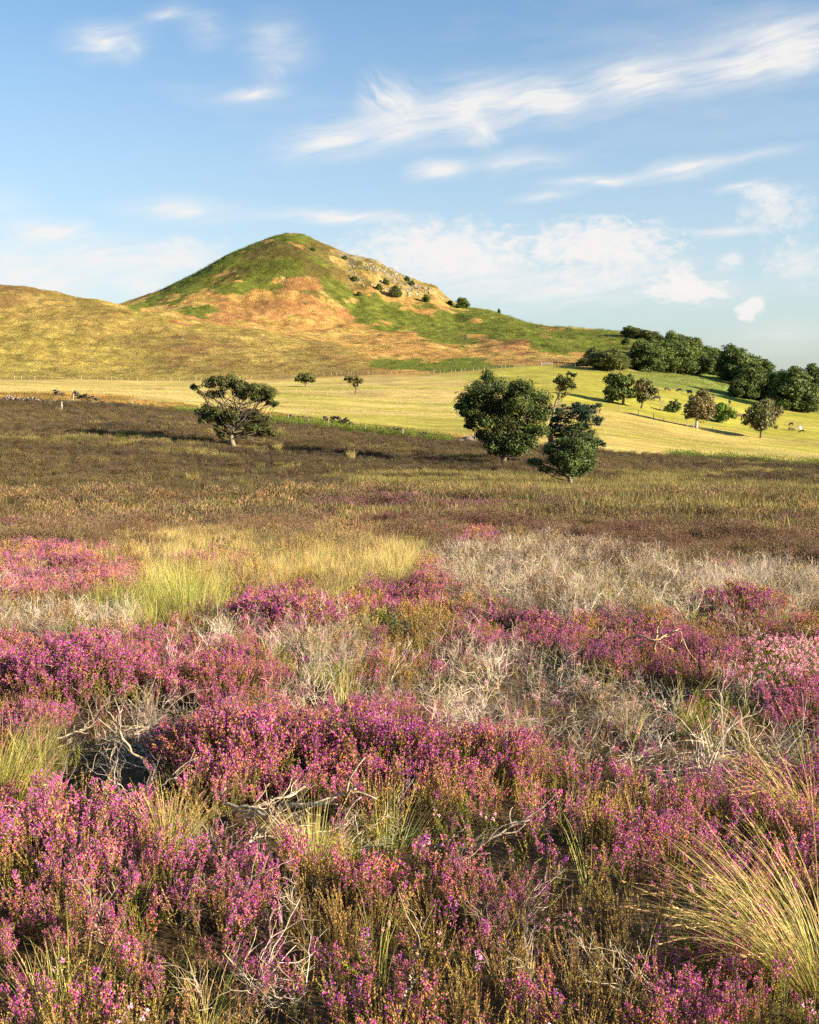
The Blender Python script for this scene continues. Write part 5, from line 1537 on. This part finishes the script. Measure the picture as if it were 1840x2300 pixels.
def gate(label, u, v, w, h, col, rz):
    p = hit(u, v)
    root = thing('field_gate', label, 'gate', p, None, rz)
    for x_ in (-w / 2, w / 2):
        g = Geo(); tube(g, [(x_, 0, -.3), (x_, 0, h * .6), (x_, 0, h * 1.12)], .09, 6, np.array(col) * .9, .1); link('post', geo_mesh('gate_post', g, M_POST), root)
    for k in range(5):
        g = Geo(); zz = .25 + (h - .3) * k / 4; tube(g, [(-w / 2 + .1, 0, zz), (0, 0.01, zz), (w / 2 - .1, 0, zz)], .045, 5, np.array(col)); link('bar', geo_mesh('gate_bar', g, M_POST), root)
    g = Geo(); tube(g, [(-w / 2 + .1, .06, .25), (0, .06, h * .55), (w / 2 - .1, .06, h - .05)], .04, 5, np.array(col)); link('brace', geo_mesh('gate_brace', g, M_POST), root)


gate('pale grey field gate at the top corner of the pasture', 1228, 821, 4.2, 1.3, (.42, .42, .38), -.1)
gate('dark wooden gate where the two top fences meet', 643, 852, 3.2, 1.6, (.12, .10, .08), .1)

# ------------------------------------------------------------------ cattle
def cow_mesh(nm, col, graze):
    V = [(-.85, 0, 1.02), (-.35, 0, 1.0), (.25, 0, 1.0), (.72, 0, 1.08)]
    R = [(.30, .32), (.36, .38), (.37, .40), (.28, .32)]
    E = [(0, 1), (1, 2), (2, 3)]
    if graze:
        V += [(1.02, .0, .78), (1.22, .02, .38), (1.34, .03, .12)]
    else:
        V += [(1.05, .0, 1.22), (1.32, .0, 1.34), (1.58, .0, 1.22)]
    R += [(.19, .22), (.15, .16), (.085, .09)]
    E += [(3, 4), (4, 5), (5, 6)]
    for bx, by, base in ((-.78, .2, 0), (-.78, -.2, 0), (.62, .19, 3), (.62, -.19, 3)):
        k = len(V); hind = bx < 0
        V += [(bx, by, .70), (bx + (-.06 if hind else .02), by, .38), (bx, by, .0)]
        R += [(.15, .13), (.07, .07), (.055, .055)]
        E += [(base, k), (k, k + 1), (k + 1, k + 2)]
    k = len(V); V += [(-1.12, 0, 1.02), (-1.17, .02, .5)]; R += [(.05, .05), (.03, .03)]; E += [(0, k), (k, k + 1)]
    for s_ in (-1, 1):
        k = len(V); h = V[5]
        V += [(h[0] - .05, s_ * .27, h[2] + .05)]; R += [(.05, .03)]; E += [(5, k)]
    me = bpy.data.meshes.new(nm); me.from_pydata(V, E, [])
    o = bpy.data.objects.new(nm, me); COL.objects.link(o)
    sk = o.modifiers.new('skin', 'SKIN')
    for i, r in enumerate(R):
        me.skin_vertices[0].data[i].radius = r
    me.skin_vertices[0].data[1].use_root = True
    sb = o.modifiers.new('smooth', 'SUBSURF'); sb.levels = 1; sb.render_levels = 1
    dg = bpy.context.evaluated_depsgraph_get()
    m2 = bpy.data.meshes.new_from_object(o.evaluated_get(dg))
    bpy.data.objects.remove(o)
    m2.name = nm
    m2.materials.clear(); m2.materials.append(col)
    m2.polygons.foreach_set('use_smooth', np.ones(len(m2.polygons), bool))
    return m2


def hide_mat(nm, c1, c2, thr):
    m, t = new_mat(nm)
    o = t.nodes.new('ShaderNodeOutputMaterial'); p = t.nodes.new('ShaderNodeBsdfPrincipled'); p.inputs['Roughness'].default_value = .6
    tcn = t.nodes.new('ShaderNodeTexCoord'); nz = t.nodes.new('ShaderNodeTexNoise'); nz.inputs['Scale'].default_value = 1.4
    cr = t.nodes.new('ShaderNodeValToRGB'); cr.color_ramp.elements[0].position = thr; cr.color_ramp.elements[1].position = thr + .04
    cr.color_ramp.elements[0].color = (*c1, 1); cr.color_ramp.elements[1].color = (*c2, 1)
    t.links.new(tcn.outputs['Object'], nz.inputs['Vector']); t.links.new(nz.outputs['Fac'], cr.inputs[0]); t.links.new(cr.outputs[0], p.inputs['Base Color']); t.links.new(p.outputs[0], o.inputs['Surface'])
    return m


H_BLK, H_BRN, H_WHT = hide_mat('hide_black', (.015, .012, .012), (.03, .022, .02), .6), hide_mat('hide_brown', (.10, .05, .03), (.16, .09, .05), .6), hide_mat('hide_white', (.75, .7, .62), (.6, .5, .4), .62)
CM = {('k', 1): cow_mesh('cow_black_grazing', H_BLK, True), ('k', 0): cow_mesh('cow_black_standing', H_BLK, False), ('b', 1): cow_mesh('cow_brown_grazing', H_BRN, True), ('w', 1): cow_mesh('cow_white_grazing', H_WHT, True)}
for (u, v, k, gr_, rz, sc, lab) in (
        (1475, 901, 'k', 1, 3.3, 1.25, 'black cow grazing above the bare sapling at the ditch'), (1549, 888, 'k', 0, 1.9, 1.3, 'black cow standing in the green meadow end-on'), (1499, 879, 'k', 1, .2, .95, 'small dark cow far up in the pasture above the ditch'),
        (1526, 881, 'k', 1, 2.9, .9, 'small dark calf beside the cow standing end-on'), (1639, 909, 'k', 0, 1.5, 1.0, 'black cow behind the bright green hawthorn'), (1661, 941, 'b', 1, .1, 1.05, 'dark brown cow grazing between the hawthorn and the olive birch'),
        (1777, 957, 'b', 1, 2.0, .8, 'reddish brown calf above the white cow'), (1778, 968, 'b', 1, .3, .9, 'brown calf grazing beside the white cow'), (1797, 969, 'w', 1, 1.1, 1.15, 'white cow grazing at the lower end of the pasture'), (1801, 973, 'k', 1, 2.6, .7, 'dark calf at the feet of the white cow')):
    p = hit(u, v)
    o = link('cow', CM[(k, gr_)], loc=p); o.rotation_euler = (0, 0, rz); o.scale = (sc,) * 3
    tag(o, lab, 'cow', 'cattle in the pasture')
p = hit(1046, 763)
for dx, k, lab in ((0, 'k', 'lone dark animal lying on the tan slope of the hill'),):
    o = link('cow', CM[('k', 1)], loc=p); o.rotation_euler = (0, 0, .4); tag(o, lab, 'cow', 'cattle in the pasture')

# ------------------------------------------------------------------ single bushes, tussocks and branches near by
for (u, v, w, h, kd, lab) in BUSHES:
    p = hit(u, v); d = math.hypot(p[0], p[1]); s = d / F
    Rr = w / 2 * s * 1.02; H = h * s
    p = p + np.array([0, Rr * .5, 0]); p[2] = gz(p[0], p[1])
    lo = d > 7
    ps = (bell_lo if lo else bell_p); m = len(ps)
    ps = (ps[: int(m * .7)] if kd == 'mag' else ps[int(m * .4):]) + ((ling_lo + green_lo)[:3] if lo else (ling_p[:2] + green_p[:2]))
    n = int(min(210, 520 * Rr * Rr * 3.1 * (0.6 if lo else .8)) + 30)
    hs = np.clip((H * .75 + .12) / .30, .8, 1.6)
    gr_, fl_ = merge(ps, n, Rr, .35, .6, (.85 * hs, 1.15 * hs))
    root = thing('heather_bush', lab, 'heather', p, 'heather bushes that stand out in the moor')
    link('foliage', geo_mesh('bush_foliage', gr_, M_HEATH), root)
    link('flowers', geo_mesh('bush_flowers', fl_, M_HEATH), root)
for (u, v, L_, r_, n, straw, droop, lean, heads, lab) in TUSS:
    p = hit(u, min(v, 2299)) if v < 2300 else hit(u, v)
    s = math.hypot(p[0], p[1]) / F
    g = grass_tuft(int(n * 1.5), L_ * s * 1.15, r_ * s, straw, droop, .0042 if L_ * s > .25 else .0034, lean, 7, heads, .55)
    o = link('grass_tussock', geo_mesh('grass_tussock', g, M_BLADE), loc=p)
    tag(o, lab, 'grass', 'grass tussocks between the heather')
for (u, v, lab) in ((625, 1014, 'pale straw tussock beside the foot of the thorn tree'), (790, 1030, 'lone pale tussock in brown heather between the thorn and the oak')):
    p = hit(u, v)
    o = link('grass_tussock', geo_mesh('moor_tussock', grass_tuft(160, 1.2, .35, .9, .8, .03, (0, 0), 4, 0, .6), M_BLADE), loc=p); tag(o, lab, 'grass', 'grass tussocks between the heather')


def branch(name, label, pts, r0, col=(.46, .37, .27), twigs=4, cat='branch', r1=.35, kink=.016):
    """a dead branch lying or leaning: points are (u, v, height above ground)"""
    P = np.array([hit(q[0], q[1], q[2]) for q in pts])
    r0 = r0 * .66; col = np.asarray(col) * .63; twigs = twigs + 2
    b = P[0].copy(); P = P - b
    L_ = np.linalg.norm(np.diff(P, axis=0), axis=1).sum()
    g = Geo(); C_ = curve_pts(P, 18, kink)
    tube(g, C_, np.linspace(r0, r0 * r1, 18), 6, np.asarray(col), .25)
    for k in range(twigs):
        i = int(rng.integers(5, 17)); dr = C_[i] - C_[i - 2]; dr /= np.linalg.norm(dr)
        e = C_[i] + (dr + rand_dirs(1)[0] * .7 + np.array([0, 0, .3])) * L_ * rng.uniform(.12, .3)
        tube(g, curve_pts([C_[i], (C_[i] + e) / 2 + rand_dirs(1)[0] * .03 * L_, e], 6, .004), np.linspace(r0 * .5, r0 * .2, 6), 4, np.asarray(col) * rng.uniform(.8, 1.15))
    o = link(name, geo_mesh(name, g, M_TWIG, True), loc=b)
    return tag(o, label, cat, 'dead branches among the heather')


branch('dead_branch', 'long curved grey branch rising from the bare peat beside the broad heather bush', [(345, 1765, .02), (335, 1735, .10), (290, 1680, .2), (262, 1630, .30), (258, 1615, .33), (275, 1595, .36)], .012, twigs=3)
branch('dead_branch', 'straight pale branch lying across low ling towards the broad heather bush', [(215, 1845, .04), (290, 1815, .10), (345, 1775, .2), (398, 1748, .25)], .010, twigs=5)
branch('dead_branch', 'forked pale stick lying between the grass tussock and the bare peat', [(80, 1685, .05), (130, 1660, .10), (175, 1645, .12), (195, 1632, .14)], .010, twigs=3)
branch('dead_branch', 'pale stick poking out of the magenta heather above the twig litter', [(0, 1483, .25), (40, 1487, .27), (85, 1493, .28)], .011, twigs=2)
branch('dead_branch', 'thin bent branch rising from the twig litter behind the broad heather bush', [(450, 1632, .1), (465, 1605, .2), (490, 1575, .3), (545, 1556, .36)], .007, twigs=2, col=(.34, .27, .16))
branch('dead_branch', 'thick pale branch on top of the branch pile pointing at the magenta bush', [(560, 1835, .05), (640, 1812, .14), (720, 1805, .2), (770, 1782, .26), (800, 1772, .28)], .015, twigs=5, col=(.58, .48, .35))
branch('dead_branch', 'curved pale branch at the lower edge of the branch pile', [(500, 1805, .08), (580, 1820, .1), (650, 1860, .08), (715, 1872, .08), (780, 1850, .1)], .011, twigs=3, col=(.56, .46, .34))
branch('dead_branch', 'upright grey fork standing in the branch pile', [(595, 1890, .02), (603, 1850, .12), (608, 1815, .22), (612, 1790, .27)], .008, twigs=4)
branch('dead_branch', 'short broken branch stub lying above the branch pile', [(480, 1795, .08), (495, 1785, .1), (508, 1774, .12)], .012, twigs=0, col=(.55, .46, .36))
branch('dead_branch', 'bleached branch crossing the branch pile from end to end', [(505, 1828, .04), (590, 1808, .1), (660, 1782, .16)], .010, twigs=6, col=(.6, .5, .38))
branch('dead_branch', 'forked grey branch lying over the dark hollow beside green ling', [(970, 1935, .05), (985, 1905, .12), (1050, 1908, .16), (1110, 1885, .22), (1160, 1850, .26), (1190, 1842, .28)], .011, twigs=5, col=(.42, .34, .26))
branch('dead_branch', 'thin grey stick under the forked branch in the dark hollow', [(980, 1940, .05), (1020, 1928, .08), (1085, 1935, .06)], .007, twigs=1, col=(.36, .31, .26))
branch('dead_branch', 'pale stick leaning out of green ling above the dark hollow', [(975, 1905, .06), (1010, 1885, .16), (1045, 1858, .22)], .008, twigs=2)
branch('dead_branch', 'antler-shaped golden root standing over the magenta heather', [(1470, 1470, .12), (1473, 1440, .25), (1476, 1410, .34), (1490, 1390, .42), (1505, 1386, .44)], .014, twigs=0, col=(.60, .42, .24))
branch('dead_branch', 'arching golden root spreading sideways from the antler-shaped root', [(1395, 1450, .22), (1425, 1430, .30), (1470, 1437, .30), (1500, 1424, .32), (1532, 1422, .32), (1528, 1445, .26)], .013, twigs=2, col=(.60, .42, .24))
branch('dead_branch', 'golden root curling down in front of the antler-shaped root', [(1400, 1470, .14), (1440, 1445, .24), (1475, 1440, .28), (1515, 1465, .18)], .010, twigs=2, col=(.55, .38, .22))
branch('dead_branch', 'pale upright twig standing among olive ling', [(925, 2195, .05), (935, 2150, .16), (940, 2110, .24), (945, 2060, .35)], .006, twigs=3)
branch('dead_branch', 'slanting pale stick at the edge of the olive ling', [(900, 2270, .15), (915, 2230, .2), (925, 2190, .27)], .006, twigs=1, col=(.6, .52, .42))


def shrub(label, u, v, hpx, n0, r0, spread, col, depth=3, curly=.3, rz=0.0):
    p = hit(u, v); s = math.hypot(p[0], p[1]) / F
    g = dead_twigs(hpx * s * 1.0, n0, depth, spread, r0 * .75, np.asarray(col) * .78, curly)
    o = link('dead_heather_shrub', geo_mesh('dead_heather_shrub', g, M_TWIG), loc=p); o.rotation_euler = (0, 0, rz)
    return tag(o, label, 'dead shrub', 'dead heather shrubs')


shrub('big grey dead heather shrub with many stems fanning out over the litter', 1580, 1760, 330, 11, .007, 1.0, (.42, .35, .28))
shrub('bare grey dead shrub with crooked stems above the magenta bush', 715, 1600, 190, 7, .006, .75, (.38, .31, .24))
shrub('fan of thin tan dead twigs in front of the green rush tuft', 480, 1400, 120, 8, .004, .7, (.40, .30, .18))
shrub('tall forked dead shrub at the end of the sprawling heather bush', 1090, 1655, 210, 3, .006, .45, (.36, .30, .23))
shrub('pale dead shrub leaning in olive ling behind the crooked grey shrub', 870, 1545, 160, 4, .005, .5, (.52, .44, .34))
shrub('whitish dead shrub standing at the start of the twig field', 1045, 1480, 150, 4, .005, .6, (.46, .39, .3))
shrub('dead shrub with long straight twigs at the edge of the pale pink heath', 1660, 1600, 200, 4, .005, .6, (.5, .42, .32))
shrub('dense pale dead shrub beside the dome-shaped magenta bush', 1790, 1410, 110, 8, .005, .8, (.5, .43, .34))
shrub('pale dead shrub sprawling over magenta heather at the tan grass', 740, 1430, 120, 6, .005, .9, (.52, .44, .33))
shrub('white dead shrub in the middle of the pale twig field', 1240, 1345, 110, 8, .005, .8, (.55, .47, .37))
